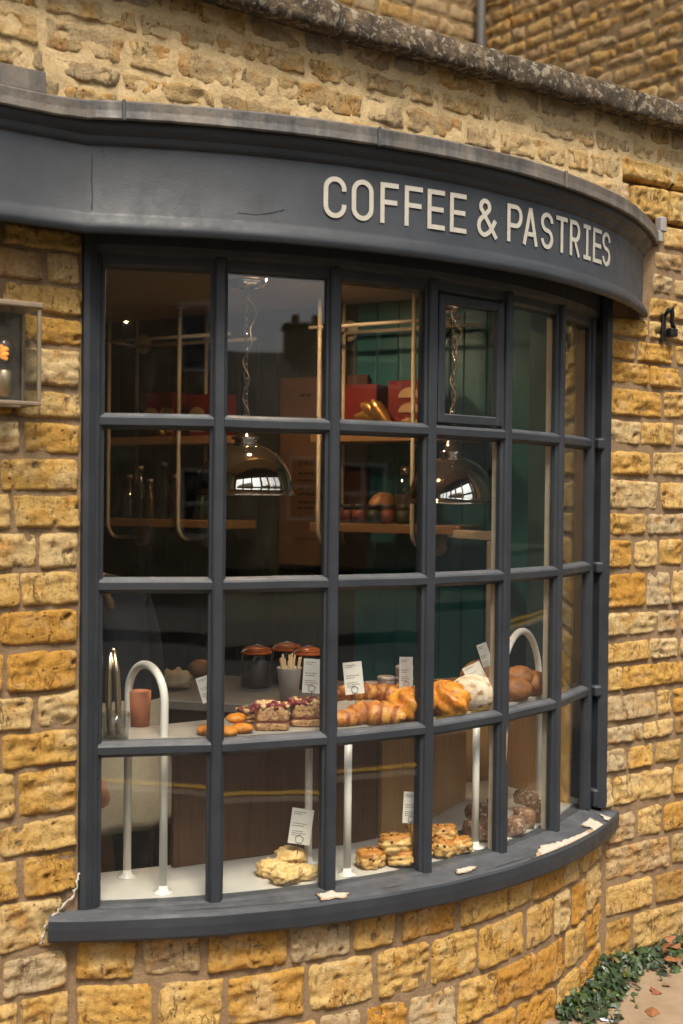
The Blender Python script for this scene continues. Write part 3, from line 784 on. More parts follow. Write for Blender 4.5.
# tube shelves
def tube_shelf(px0, px1, label, ext0, ext1):
    root = empty('tube_shelf', front_line(px0), label, 'shelf', 'tube shelves on the teal wall'); inv = root.location.copy()
    L = lambda p: p-inv
    r = .0085; zb = 1.345
    for px in (px0, px1):
        f = front_line(px)
        pts = [f+V3((0, 0, CEIL)), f+V3((0, 0, zb+.07))]+[f+E2*(.07-.07*cos(radians(q)))+V3((0, 0, zb+.07-.07*sin(radians(q)))) for q in range(15, 91, 15)]+[f+E2*.25+V3((0, 0, zb))]
        mb = MB(); mb.tube([L(p) for p in pts], r, 10); mb.lathe([(.001, 0), (.034, 0), (.034, .012), (.001, .014)], L(f+V3((0, 0, CEIL-.014))), 20); mb.build('front_tube', M_CREAM, root)
        mb = MB(); g = f+E2*.2; mb.tube([L(g+V3((0, 0, CEIL))), L(g+V3((0, 0, zb)))], r*.9, 10); mb.build('back_tube', M_CREAM, root)
        mb = MB(); mb.lathe([(.001, 0), (.045, 0), (.045, .014), (.001, .016)], L(f+E2*.25+V3((0, 0, zb))), 24, M=RW @ Matrix.Rotation(pi/2, 3, 'X')); mb.build('wall_flange', M_CREAM, root)
        mb = MB(); mb.lathe([(.001, 0), (.045, 0), (.045, .014), (.001, .016)], L(f+E2*.25+V3((0, 0, 2.25))), 24, M=RW @ Matrix.Rotation(pi/2, 3, 'X')); mb.build('wall_flange', M_CREAM, root)
    a, b_ = front_line(px0)-E1*ext0, front_line(px1)+E1*ext1
    for off in (0, .2):
        mb = MB(); mb.tube([L(a+E2*off+V3((0, 0, 2.236))), L(b_+E2*off+V3((0, 0, 2.236)))], r*.85, 10); mb.build('rail', M_CREAM, root)
    mb = MB(); mb.tube([L(front_line(px0)+V3((0, 0, 2.236))), L(front_line(px0)+E2*.2+V3((0, 0, 2.236)))], r*.8, 8); mb.build('rail', M_CREAM, root)
    for z in (1.80, 1.432):
        mb = MB(); c = (a+b_)/2+E2*.115+V3((0, 0, z-.018)); mb.box(L(c), ((b_-a).length, .20, .036), RW, bev=.003); mb.build('board', M_SHELFWOOD, root)
    return root
tube_shelf(108, 178, 'dark cream tube shelf seen in the leftmost panes with red boxes and bottles', .06, .27)
tube_shelf(318, 412, 'cream tube shelf seen through the third column of panes with jars and a loaf', .05, .20)

M_RED = simple('red_card', (.16, .007, .006), .5, var=.15, scale=12)
M_PALE = simple('pale_print', (.42, .28, .15), .6, scale=20)
M_GOLD = simple('gold_foil', (.75, .42, .13), .3, .75, var=.25, scale=14, bmp=.4)
def red_box(px, w, h, label, discs):
    root = empty('gift_box', front_line(px, .12, 1.8005), label, 'box', 'red boxes on the tube shelves'); root.rotation_euler = (0, 0, atan2(E1.y, E1.x))
    mb = MB(); mb.box((0, 0, h/2), (w, .12, h), bev=.003); mb.build('carton', M_RED, root)
    mb = MB()
    for (x, n_, s_) in discs:
        for k in range(n_):
            z = .02+k*(h-.03)/n_; vs = [V3((x+s_*cos(pi*q/14), -.0615-.002*(k+1) , z+s_*.8*sin(pi*q/14))) for q in range(15)]
            vs2 = [v+V3((0, .0018, 0)) for v in vs]; o = len(mb.v)
            mb.add(vs+vs2, [tuple(range(15)), tuple(range(29, 14, -1))]+[(q, q+15, (q+1) % 15+15, (q+1) % 15) for q in range(15)])
    mb.build('half_moon_print', M_PALE, root); return root
red_box(150, .16, .2, 'red box with pale half moons on the dim left shelf, the farther one', [(-.045, 2, .036), (.045, 2, .036)])
red_box(196, .17, .185, 'red box beside the tube post on the dim left shelf, the nearer one', [(-.04, 2, .04)])
red_box(352, .15, .2, 'red box behind the gold leaf ornament on the bright shelf', [])
red_box(402, .2, .21, 'red box with a stack of three pale half moons on the bright shelf', [(-.0, 3, .05)])
def ornament(px, label, s=1):
    root = empty('gold_ornament', front_line(px, .03, 1.8005), label, 'ornament', 'gold ornaments on the shelves'); root.rotation_euler = (0, 0, atan2(E1.y, E1.x))
    for k, (a, l, r, nm) in enumerate(((.25, .2, .026, 'leaf_frond'), (.55, .19, .028, 'leaf_frond'), (.9, .15, .026, 'leaf_frond'))):
        mb = MB(); pts = [V3((.09-l*t*cos(a*t+.12), -.01*k, (.02+l*t*sin(a)+.02*sin(pi*t)))) for t in [i/14 for i in range(15)]]
        mb.tube([p*s for p in pts], [s*r*(.25+sin(pi*min(1, (i+1.5)/16))*(.8+.2*(i % 2))) for i in range(15)], 12); mb.build(nm, M_GOLD, root)
    return root
ornament(370, 'gold ribbed leaf ornament in front of a red box on the bright shelf', .95)
ornament(150, 'small gold ornament in front of a red box on the dim left shelf', .6)

# jars, loaf, canister on the lower board of the bright shelf
M_LID = simple('dark_lid', (.03, .028, .026), .4)
def jar(root_loc, r, h, col, label, lidc=None, grp='preserve jars on the bright shelf', nm='preserve_jar'):
    root = empty(nm, root_loc, label, 'jar', grp)
    mb = MB(); mb.lathe([(.001, 0), (r*.94, 0), (r, .004), (r, h*.72), (r*.86, h*.8), (r*.86, h*.84)], n=22); mb.build('glass_body', M_JARGLASS, root)
    mb = MB(); mb.lathe([(.001, .003), (r*.93, .003), (r*.93, h*.7), (.001, h*.7)], n=22); mb.build('contents', simple('filling', col, .5, var=.4, scale=60), root)
    mb = MB(); mb.lathe([(.001, h*.82), (r*.92, h*.82), (r*.95, h*.85), (r*.95, h*.97), (r*.9, h), (.001, h)], n=22); mb.build('lid', lidc or M_LID, root)
    return root
zj = 1.4325
for px, col, lab in ((341, (.16, .03, .015), 'small dark red jar, leftmost on the bright shelf'), (353, (.26, .05, .03), 'small jar of red preserve, second from the left on the bright shelf'), (368, (.05, .07, .03), 'small jar of green preserve under the loaf on the bright shelf'), (382, (.3, .06, .02), 'small jar of orange red preserve under the loaf on the bright shelf'), (398, (.07, .08, .045), 'small jar of grey green preserve beside the tube post')):
    jar(front_line(px, .05, zj), .031, .078, col, lab)
def crust(name, a, b_, c_=None, sc=18, rough=.5, mp=(.35, .65)):
    m, nt, b = mat(name); co = coords(nt)
    c = ramp(nt, noi(nt, co, sc, 5, .65, .4), [(mp[0], a), (mp[1], b_)])
    if c_: c = mix(nt, ramp(nt, noi(nt, co, sc*2.6, 4, .6), [(.52, (0, 0, 0)), (.66, (1, 1, 1))]), c, c_)
    nt.links.new(c, b.inputs['Base Color']); b.inputs['Roughness'].default_value = rough
    b.inputs['Subsurface Weight'].default_value = .08; b.inputs['Subsurface Radius'].default_value = (.01, .005, .002)
    bump(nt, b, noi(nt, co, sc*4, 5, .7), .6, .004); return m
M_CROI = crust('croissant_crust', (.48, .16, .025), (.74, .36, .085), (.28, .07, .012), 24, .38)
nt = M_CROI.node_tree; b = nt.nodes['Principled BSDF']; wv = nt.nodes.new('ShaderNodeTexWave'); wv.inputs['Scale'].default_value = 8; wv.inputs['Distortion'].default_value = 2.5; wv.inputs['Detail'].default_value = 3; wv.inputs['Detail Scale'].default_value = 3
nt.links.new(coords(nt), wv.inputs['Vector']); old = b.inputs['Base Color'].links[0].from_socket
nt.links.new(mix(nt, mix_f(nt, ramp(nt, wv.outputs['Fac'], [(.55, (0, 0, 0)), (.85, (1, 1, 1))]), .75), old, (.27, .06, .012)), b.inputs['Base Color'])
M_ORANGEBUN = crust('glazed_orange_bun', (.56, .17, .012), (.72, .34, .04), (.33, .08, .01), 20, .3)
M_BROWN = crust('dark_bread_crust', (.20, .065, .014), (.40, .16, .035), (.14, .04, .01), 14, .55)
M_SOUR = crust('floury_crust', (.55, .36, .2), (.78, .66, .5), (.3, .14, .06), 11, .85, (.35, .5))
M_SCONE = crust('scone_crumb', (.66, .38, .11), (.82, .56, .22), (.5, .22, .05), 20, .7)
M_SCONETOP = crust('scone_glaze', (.45, .17, .03), (.62, .29, .06), None, 20, .45)
M_CURRANT = simple('currant', (.02, .01, .008), .6)
M_COOKIE = crust('pale_biscuit', (.72, .46, .16), (.85, .64, .32), (.62, .34, .1), 25, .7)
M_DUST = crust('sugared_chocolate', (.13, .05, .024), (.26, .125, .06), (.5, .4, .3), 26, .8)
mb = MB(); mb.blob((0, 0, .062), (.072, .05, .066), .05, 2.5, flat=-.8, seed=5)
o = mb.build('round_loaf', crust('loaf_ring', (.2, .08, .025), (.42, .2, .07), None, 10)); place(o, front_line(368, .13, zj)); tag(o, 'round brown loaf standing behind the small jars on the bright shelf', 'bread')
root = empty('storage_canister', front_line(388, .15, zj), 'dark glass canister with a silver lid behind the loaf', 'canister')
mb = MB(); mb.lathe([(.001, 0), (.05, 0), (.05, .17), (.02, .19), (.02, .2)]); mb.build('glass_body', M_JARGLASS, root)
mb = MB(); mb.lathe([(.001, .2), (.024, .2), (.024, .235), (.001, .24)]); mb.build('lid', simple('lid_steel', (.5, .48, .45), .25, .9), root)
mb = MB(); mb.lathe([(.001, .004), (.046, .004), (.046, .12), (.001, .12)]); mb.build('contents', simple('beans', (.05, .03, .02), .7, var=.6, scale=90), root)
root = empty('white_tin', front_line(418, .08, zj), 'white tin with a small dark label beside the right tube post', 'tin')
mb = MB(); mb.lathe([(.001, 0), (.036, 0), (.038, .004), (.038, .115), (.033, .122), (.001, .124)]); mb.build('body', M_WHITE, root)
mb = MB(); mb.add([V3((.0385*sin(q)*1, -.0385*cos(q), z)) for z in (.04, .055) for q in [-.5+.1*i-.35 for i in range(5)]], [(i, i+1, i+6, i+5) for i in range(4)]); mb.build('small_label', M_LID, root)
# bottles on the dim shelf
for k, (px, h, c) in enumerate(((118, .2, (.04, .03, .02)), (129, .24, (.02, .035, .02)), (139, .18, (.06, .04, .02)), (153, .26, (.02, .03, .025)), (164, .2, (.05, .025, .015)), (190, .22, (.03, .035, .02)))):
    root = empty('bottle', front_line(px, .08, zj), ['short brown bottle farthest along the dim left shelf', 'green bottle second along the dim left shelf', 'small amber bottle under the red box on the dim shelf', 'tall dark bottle in the middle of the dim left shelf', 'brown bottle just before the tube post of the dim shelf', 'dark olive bottle just past the tube post of the dim shelf'][k], 'bottle', 'bottles on the dim left shelf')
    mb = MB(); mb.lathe([(.001, 0), (.028, 0), (.03, .005), (.03, h*.55), (.012, h*.75), (.012, h*.93)], n=18); mb.build('glass_body', simple('bottle_glass', c, .08, spec=.8), root)
    mb = MB(); mb.lathe([(.001, h*.92), (.014, h*.92), (.014, h), (.001, h)], n=14); mb.build('cap', simple('cap_metal', (.6, .5, .35), .3, .8), root)

# menu board on the wall between the shelves
root = empty('menu_board', front_line(250, .24, 1.24), 'brown kraft menu board with rows of dark print hung between the two shelves', 'menu board'); root.rotation_euler = (0, 0, atan2(E1.y, E1.x))
bw = (front_line(336)-front_line(247)).length; bh = .82
mb = MB(); mb.box((bw/2, 0, bh/2), (bw, .02, bh), bev=.002); mb.build('panel', simple('kraft_board', (.09, .044, .02), .7, var=.1, scale=5), root)
mb = MB()
M_PRINT = simple('dark_print', (.025, .015, .01), .8)
def line(x, z, l, t):
    o_ = rnd.random(); q = x
    while q < x+l:
        w = rnd.uniform(.012, .03); mb.box((q+w/2, -.0112, z), (w, .001, t)); q += w+.006
for (x, z, l, t) in ((.10, .74, .06, .012), (.10, .445, .09, .018), (.10, .40, .21, .010), (.10, .37, .21, .010), (.10, .335, .11, .010), (.10, .31, .15, .010), (.10, .275, .10, .010), (.10, .25, .08, .01), (.10, .21, .16, .007)):
    line(x, z, l, t)
for k in range(9): line(bw-.16, .72-.034*k, .03, .014)
for k in range(6): line(bw-.16, .40-.03*k, .035, .010)
mb.box((bw*.56, -.0112, .115), (bw*.75, .001, .006))
mb.build('menu_print', M_PRINT, root)

# counter behind the display
ca, cb = on_z(225, 703, .93), on_z(320, 708, .93); cx = (cb-ca).normalized(); cy = V3((-cx.y, cx.x, 0)); Rc = Matrix((cx, cy, V3((0, 0, 1)))).transposed()
root = empty('service_counter', V3((ca.x, ca.y, 0)), 'grey topped dark wood counter behind the pastry display', 'counter'); root.rotation_euler = (0, 0, atan2(cx.y, cx.x))
mb = MB(); mb.box((.0, .27, .915), (.58, .54, .03), bev=.004); mb.build('worktop', M_GREYTOP, root)
mb = MB(); mb.box((.0, .28, .45), (.54, .48, .898), bev=.003); mb.build('carcass', M_WALNUT, root)
CTOP = .9305
p = on_z(289, 703, .93)
root = empty('paper_cup', (p.x, p.y, CTOP), 'grey paper cup holding wooden stirrers on the counter', 'cup')
mb = MB(); mb.lathe([(.001, 0), (.025, 0), (.036, .103), (.038, .105), (.035, .104), (.024, .004), (.001, .004)], n=26); mb.build('cup_wall', simple('grey_paper', (.5, .47, .43), .7), root)
mb = MB()
M_STICK = wood('stirrer_wood', (.5, .33, .16), (.62, .44, .24))
for k in range(14):
    a = rnd.uniform(0, 6.3); q = rnd.uniform(.004, .02); t = V3((cos(a), sin(a), 0)); b0 = t*q*.6+V3((0, 0, .006)); b1 = t*(q+rnd.uniform(.012, .02))+V3((0, 0, rnd.uniform(.12, .145)))
    mb.tube([b0, b1], .003, 5)
mb.build('stirrers', M_STICK, root)
def kilner(px, py, label):
    p = on_z(px, py, .93); root = empty('kilner_jar', (p.x, p.y, CTOP), label, 'jar', 'clip top jars on the counter')
    mb = MB(); mb.lathe([(.001, 0), (.046, 0), (.05, .006), (.05, .085), (.042, .1), (.042, .108)], n=26); mb.build('glass_body', M_JARGLASS, root)
    mb = MB(); mb.lathe([(.001, .004), (.046, .004), (.046, .08), (.001, .082)], n=20); mb.build('contents', simple('dark_jam', (.03, .012, .01), .4), root)
    mb = MB(); mb.lathe([(.043, .106), (.05, .108), (.05, .114), (.043, .116)], n=26); mb.build('rubber_seal', simple('orange_rubber', (.6, .14, .03), .6), root)
    mb = MB(); mb.lathe([(.001, .13), (.03, .129), (.045, .122), (.045, .115), (.001, .115)], n=26); mb.build('lid', simple('amber_lid', (.45, .12, .03), .3), root)
    mb = MB(); mb.tube([V3((.052, -.004, .06)), V3((.056, -.004, .09)), V3((.052, -.004, .12)), V3((.0, -.004, .136)), V3((-.052, -.004, .12)), V3((-.055, -.004, .085))], .0018, 6); mb.build('wire_clip', simple('clip_steel', (.5, .48, .45), .3, .9), root)
kilner(256, 687, 'orange lidded clip jar left of the paper cup'); kilner(286, 683, 'orange lidded clip jar directly behind the paper cup'); kilner(307, 688, 'orange lidded clip jar right of the paper cup behind the price card')
# crumpled paper bags on the counter
for k, (px, py, s_, lab) in enumerate(((176, 689, .05, 'crumpled tan paper on the counter behind the white hoop'), (200, 676, .045, 'round brown loaf end on the counter beside the second pane bar'))):
    p = on_z(px, py, .93); mb = MB(); mb.blob((0, 0, s_*.55), (s_, s_*.8, s_*.7), .35 if k == 0 else .08, 2.2, seed=k+2, flat=-.75); o = mb.build('crumpled_paper' if k == 0 else 'bread_end', simple('tan_paper', (.45, .32, .18), .8, var=.3)if k == 0 else M_BROWN)
    place(o, (p.x, p.y, CTOP)); tag(o, lab, 'paper' if k == 0 else 'bread')

# ------------------------------------------------------------------ display: two levels, posts and hoops
US = .934
disp = empty('pastry_display', (0, 0, 0), 'two level window display with pale stone shelves on white tubes', 'display stand')
fr = [bow(a, RB-.072) for a in [-.50+1.0*i/24 for i in range(25)]]
mb = MB(); mb.prism([(p.x, p.y) for p in fr]+[(.955, .12), (.955, .55), (.64, .56), (.615, .345), (.33, .20), (.18, .145), (-.02, .135), (-.5, .21), (-.915, .30), (-.915, .12)], DK-.03, DK); mb.build('lower_shelf', M_MARBLE, disp)
fr = [bow(a, RB-.085) for a in [-.47+.94*i/24 for i in range(25)]]
mb = MB(); mb.prism([(p.x, p.y) for p in fr]+[(.83, .30), (.3, .30), (-.05, .19), (-.3, .15), (-.86, .17)], US-.022, US); mb.build('upper_shelf', simple('grey_marble', (.40, .36, .31), .35, var=.18, scale=9), disp)
def foot(mb, p): mb.lathe([(.001, 0), (.026, 0), (.026, .004), (.013, .008), (.0105, .02)], p, 20)
def hoop(pxa, pya, pxb, pyb, ztop):
    a, b_ = on_z(pxa, pya, DK), on_z(pxb, pyb, DK); d = (b_-a); w = d.length; d.normalize(); r = w/2
    pts = [a+V3((0, 0, .0)), a+V3((0, 0, ztop-r-DK))]+[a+d*(r-r*cos(radians(q)))+V3((0, 0, ztop-r-DK+r*sin(radians(q)))) for q in range(10, 180, 10)]+[b_+V3((0, 0, ztop-r-DK)), b_]
    mb = MB(); mb.tube(pts, .0105, 14); h = mb.build('hoop', M_WHITE, disp)
    for q in (a, b_):
        mb = MB(); foot(mb, q); mb.build('foot', M_WHITE, h)
hoop(127, 877, 163, 893, 1.105)
hoop(538, 808, 497, 838, 1.13)
for (px, py) in ((308, 863), (347, 875), (475, 848)):
    q = on_z(px, py, DK); mb = MB(); mb.tube([q, q+V3((0, 0, US-.022-DK))], .0105, 14); o = mb.build('post', M_WHITE, disp)
    mb = MB(); foot(mb, q); mb.build('foot', M_WHITE, o)
# wooden backs behind the lower level
def panel(name, pts, z0, z1, m, label, cat='panel', grp=None):
    mb = MB()
    for (a, b_) in zip(pts, pts[1:]):
        a = V3((*a, 0)); b_ = V3((*b_, 0)); d = (b_-a); l = d.length; d.normalize(); M_ = Matrix((d, V3((-d.y, d.x, 0)), V3((0, 0, 1)))).transposed()
        mb.box((a+b_)/2+V3((0, 0, (z0+z1)/2)), (l, .018, z1-z0), M_, bev=.0015)
    return tag(mb.build(name, m), label, cat, grp)
panel('wooden_back', [(-.545, .195), (-.02, .118), (.088, .120)], DK+.001, US-.025, M_WALNUT, 'dark walnut board behind the pale biscuits and lower tubes', 'wooden board', 'boards behind the lower display')
panel('wooden_back', [(.098, .112), (.19, .13), (.33, .185), (.62, .33)], DK+.001, US-.025, M_PLY, 'tan board curving away behind the fruit scones', 'wooden board', 'boards behind the lower display')
panel('wooden_back', [(.66, .535), (.885, .50), (.875, .10)], DK+.001, US-.025, M_PLY, 'brown board closing the right end of the lower display', 'wooden board', 'boards behind the lower display')

# ------------------------------------------------------------------ pastries
VR = -YAW
def spot(px, py, z, clear=.03):
    p = on_z(px, py, z); hd = V3((fw.x, fw.y, 0)).normalized()
    for _ in range(60):                           # keep clear of the glass
        if sqrt(p.x**2+(p.y-CY)**2) < RB-.045-clear: break
        p += hd*.005
    return V3((p.x, p.y, z+.0006)), (p-CAM).dot(fw)/F_PX
def fin(o, loc, rz, label, cat, grp=None): place(o, loc, rz); return tag(o, label, cat, grp)
def croissant(L, seed):
    mb = MB(); n = 46; pts = []; rad = []
    for i in range(n+1):
        t = i/n*2-1; a = t*1.05; pts.append(V3((L*.5*sin(a)/sin(1.05), L*.26*(cos(a)-1), 0)))
        e = (1-abs(t)**2.2); seg = (abs(t)*3.1+.1) % 1.0; r = L*(.05+.185*e)*(1+.22*(.5-seg)); rad.append(max(.004, r*(1+.03*noise.noise(V3((t*9, seed, 0))))))
    vs = []; nn_ = 18; R0 = max(rad)
    mb.tube(pts, rad, nn_)
    mb.v = [(x+.002*noise.noise(V3((x*90, y*90, z*90+seed))), y, max(z, -R0*.62)*.92+R0*.57+.0025*noise.noise(V3((x*60+seed, y*60, z*60)))) for x, y, z in mb.v]
    return mb.build('croissant', M_CROI)
for k, (px, py, wpx, dz, rz, lab) in enumerate(((357, 718, 46, .046, .25, 'small golden croissant lying on top of the others'), (375, 730, 60, 0, -.15, 'large glossy croissant with dark ridges at the front'), (349, 727, 42, 0, .6, 'croissant tucked under the top one beside the window bar'), (392, 716, 46, .0, .9, 'croissant at the back between the front croissant and the buns'), (384, 716, 44, .038, -.5, 'pale croissant lying across the back of the heap'))):
    l, s_ = spot(px, py-2, US, .05); o = croissant(wpx*s_*1.02, k*3.3+1); l.z += dz; fin(o, l, VR+rz, lab, 'croissant', 'croissants on the upper shelf')
def twist(s_, seed):
    mb = MB(); mb.blob((0, 0, s_*.36), (s_*.62, s_*.5, s_*.42), .06, 3, 40, 20, seed, -.8, fn=lambda d, th, ph: 1+.09*sin(th*5+ph*6+seed)); return mb.build('glazed_bun', M_ORANGEBUN)
for k, (px, py, wpx, lab) in enumerate(((412, 724, 40, 'orange glazed twisted bun beside the croissants'), (402, 712, 32, 'glazed bun behind the croissants, mostly hidden'), (449, 721, 42, 'orange twisted bun leaning against the floury loaf'), (432, 716, 36, 'glazed bun half hidden by the third window bar'))):
    l, s_ = spot(px, py-2, US, .045); fin(twist(wpx*s_, k*2+1), l, VR+k, lab, 'bun', 'glazed twisted buns on the upper shelf')
for k, (px, py, wpx, hpx, dz, lab, m_) in enumerate(((476, 714, 50, 34, 0, 'floury cream sourdough loaf at the front of the upper shelf', M_SOUR), (484, 703, 46, 34, .02, 'brown loaf behind the floury sourdough', M_BROWN), (520, 708, 32, 22, 0, 'dark brown roll nearest the glass in the fifth column', M_BROWN), (519, 699, 34, 22, .025, 'brown roll behind the dark roll in the fifth column', M_BROWN), (540, 703, 30, 24, 0, 'dark roll at the far right end of the upper shelf', M_BROWN), (500, 702, 34, 26, 0, 'brown roll hidden behind the window bar by the loaves', M_BROWN))):
    l, s_ = spot(px, py-3, US, .055); mb = MB(); mb.blob((0, 0, hpx*s_*.46), (wpx*s_*.55, wpx*s_*.42, hpx*s_*.55), .05, 2.5, 26, 16, k+3, -.82); l.z += dz
    fin(mb.build('bread_loaf', m_), l, VR+.3*k, lab, 'bread', 'loaves on the upper shelf')
# apricot rolls at the left
for k, (px, py, dz, lab) in enumerate(((242, 735, 0, 'golden apricot roll at the front left of the fruit slab'), (236, 733, .021, 'golden apricot roll stacked on the front one'), (228, 738, 0, 'golden apricot roll behind the first window bar'), (208, 737, 0, 'golden apricot roll left of the first window bar'))):
    l, s_ = spot(px, py-2, US); l.z += dz; mb = MB(); mb.blob((0, 0, .0115), (.030, .025, .0135), .1, 3, 26, 12, k+9, -.8); fin(mb.build('apricot_roll', M_ORANGEBUN), l, VR+k, lab, 'pastry', 'apricot rolls on the upper shelf')
# fruit slabs: two layers and a fruit crumble
M_SLAB = crust('fruit_sponge', (.28, .13, .05), (.62, .36, .15), (.09, .012, .02), 45, .6)
M_TOP = crust('berry_topping', (.10, .008, .015), (.26, .03, .03), None, 40, .35)
M_NUT = simple('nut_crumb', (.62, .42, .2), .6)
def slab(w, d, h, seed):
    root = bpy.data.objects.new('fruit_slab', None); COL.objects.link(root)
    bx = lambda dd, th, ph: .96/max(abs(dd.x), abs(dd.y), abs(dd.z))**.85*.72
    for nm, z0, z1, m_ in (('base_layer', 0, h*.36, M_SLAB), ('upper_layer', h*.36, h*.98, M_SLAB)):
        mb = MB(); mb.blob((0, 0, (z0+z1)/2), (w*.72, d*.72, (z1-z0)*.72), .07, 3.5, 36, 20, seed+z0*50, fn=bx); mb.build(nm, m_, root)
    mb = MB(); mb.blob((0, 0, h*.36), (w*.712, d*.712, h*.035), .10, 6, 36, 10, seed, fn=bx); mb.build('jam_layer', M_TOP, root)
    mb = MB(); mb2 = MB(); r_ = random.Random(seed)
    for q in range(95):
        x, y = r_.uniform(-w/2, w/2)*1.02, r_.uniform(-d/2, d/2)*1.02; s = r_.uniform(.003, .0095)
        (mb if r_.random() < .66 else mb2).blob((x, y, h*.97+s*.4+.004*noise.noise(V3((x*60, y*60, seed)))), (s, s*r_.uniform(.7, 1.2), s*.8), .35, 2, 8, 6, q)
    mb.build('berry_topping', M_TOP, root); mb2.build('nut_topping', M_NUT, root); return root
for k, (px, py, lab) in enumerate(((272, 733, 'fruit slab with berry and nut crumble, the left one'), (307, 729, 'fruit slab with berry crumble under the white price card'))):
    l, s_ = spot(px, py-4, US, .055); o = slab(34*s_, .07, .062, k); o['label'] = lab; place(o, l, VR+.05+.06*k); tag(o, lab, 'cake', 'fruit slabs on the upper shelf')
l, s_ = spot(250, 722, US); o = slab(.05, .05, .03, 9); place(o, l, VR+.6); tag(o, 'low dark fruit slab behind the golden rolls', 'cake', 'fruit slabs on the upper shelf')

# scones, biscuits, sugared squares on the lower level
def scone(s_, hh, seed):
    mb = MB(); r_ = random.Random(seed)
    sq = lambda d, th, ph: (1/max(sqrt(d.x**2+d.y**2), abs(d.z))**.6)*.84*(1+.05*sin(th*3+seed))
    mb.blob((0, 0, hh*.5), (s_*.53, s_*.48, hh*.56), .2, 2.6, 34, 20, seed, -.85, fn=sq)
    for q, f in enumerate(mb.f):
        c = sum((V3(mb.v[i]) for i in f), V3((0, 0, 0)))/len(f); mb.mi[q] = 1 if c.z+.014*noise.noise(c*70+V3((seed, 0, 0))) > hh*.74 else 0
    body = mb.build('fruit_scone', [M_SCONE, M_SCONETOP]); m2 = MB()
    for q in range(12):
        f = mb.f[r_.randrange(len(mb.f)//4, len(mb.f)-30)]; m2.blob(V3(mb.v[f[0]])*.985, (r_.uniform(.003, .005), r_.uniform(.003, .005), .003), .3, 2, 8, 6, q)
    m2.build('currants', M_CURRANT, body); return body
SC = [(371, 870, 30, 22, 0, 0, 'scone with currants at the front left of the pile'), (402, 869, 32, 20, 0, .05, 'scone with currants in the middle of the front row'), (396, 868, 34, 24, .046, .1, 'browned fruit scone lying on top of the front row'), (420, 862, 30, 22, .0, .2, 'fruit scone half hidden behind the third window bar'), (417, 858, 30, 21, .048, .3, 'pale scone second on top, beside the window bar'), (441, 860, 26, 22, 0, .2, 'plain scone right of the third window bar'), (444, 855, 28, 20, .044, .1, 'golden scone on top right of the window bar'), (459, 856, 26, 20, 0, 0, 'plain scone at the right end of the pile')]
for k, (px, py, w_, h_, dz, tl, lab) in enumerate(SC):
    l, s_ = spot(px, py-3, DK, w_*.0014); l.z += dz*.70; o = scone(w_*s_*1.15, h_*s_*.82, k*1.7+2); fin(o, l, k*1.3, lab, 'scone', 'fruit scones on the lower shelf'); o.rotation_euler = (tl*.6, tl, k*1.3)
for k, (px, py, w_, dz, lab) in enumerate(((272, 879, 30, 0, 'pale rough biscuit at the left of the group'), (286, 886, 32, 0, 'pale rough biscuit at the front of the group'), (290, 874, 32, .024, 'pale rough biscuit resting on top of the group'), (304, 882, 26, 0, 'pale rough biscuit at the foot of the white tube'), (316, 879, 18, 0, 'pale rough biscuit hidden by the second window bar'))):
    l, s_ = spot(px, py-3, DK, .035); l.z += dz*.7; r_ = w_*s_/2; mb = MB(); mb.blob((0, 0, r_*.56), (r_*1.1, r_*.95, r_*.66), .22, 3.0, 40, 24, k*3+1, -.8, fn=lambda d, th, ph: 1-.35*max(0, d.z)**6)
    fin(mb.build('biscuit', M_COOKIE), l, VR+k, lab, 'biscuit', 'pale biscuits on the lower shelf')
for k, (px, py, w_, h_, dz, lab) in enumerate(((478, 843, 38, 20, 0, 'sugar dusted chocolate square at the front, left of the fourth window bar'), (489, 834, 26, 20, 0, 'dark chocolate square second in line left of the fourth window bar'), (478, 829, 30, 17, .018, 'dusted chocolate square behind the front one'), (494, 812, 18, 13, 0, 'chocolate square farthest back beside the silver tongs'), (517, 840, 28, 20, 0, 'dusted chocolate square just right of the fourth window bar'), (524, 830, 30, 20, 0, 'dusted chocolate square in the middle of the right group'), (537, 824, 28, 22, 0, 'chocolate square with pale sugar at the right end'), (526, 815, 28, 16, .022, 'sugared chocolate square lying across the right group'))):
    l, s_ = spot(px, py-3, DK, .03); l.z += dz; mb = MB(); a = w_*s_*.9; h = h_*s_
    mb.blob((0, 0, h*.48), (a*.55, a*.45, h*.56), .10, 4, 26, 14, k+2, -.8, fn=lambda d, th, ph: 1/max(abs(d.x), abs(d.y), abs(d.z))**.55*.84)
    fin(mb.build('chocolate_square', M_DUST), l, VR+.35*k, lab, 'cake', 'sugared chocolate squares on the lower shelf')
M_STEEL = simple('steel', (.6, .57, .52), .22, 1.0, var=.06)
l, s_ = spot(462, 838, DK); mb = MB()
for sg in (-1, 1): mb.tube([V3((-.07, sg*.002, .012)), V3((-.02, sg*.010, .014)), V3((.04, sg*.012, .016)), V3((.075, sg*.006, .02))], [.004, .0055, .005, .006], 8)
fin(mb.build('serving_tongs', M_STEEL), l, VR+.5, 'silver serving tongs lying beside the chocolate squares', 'tongs')
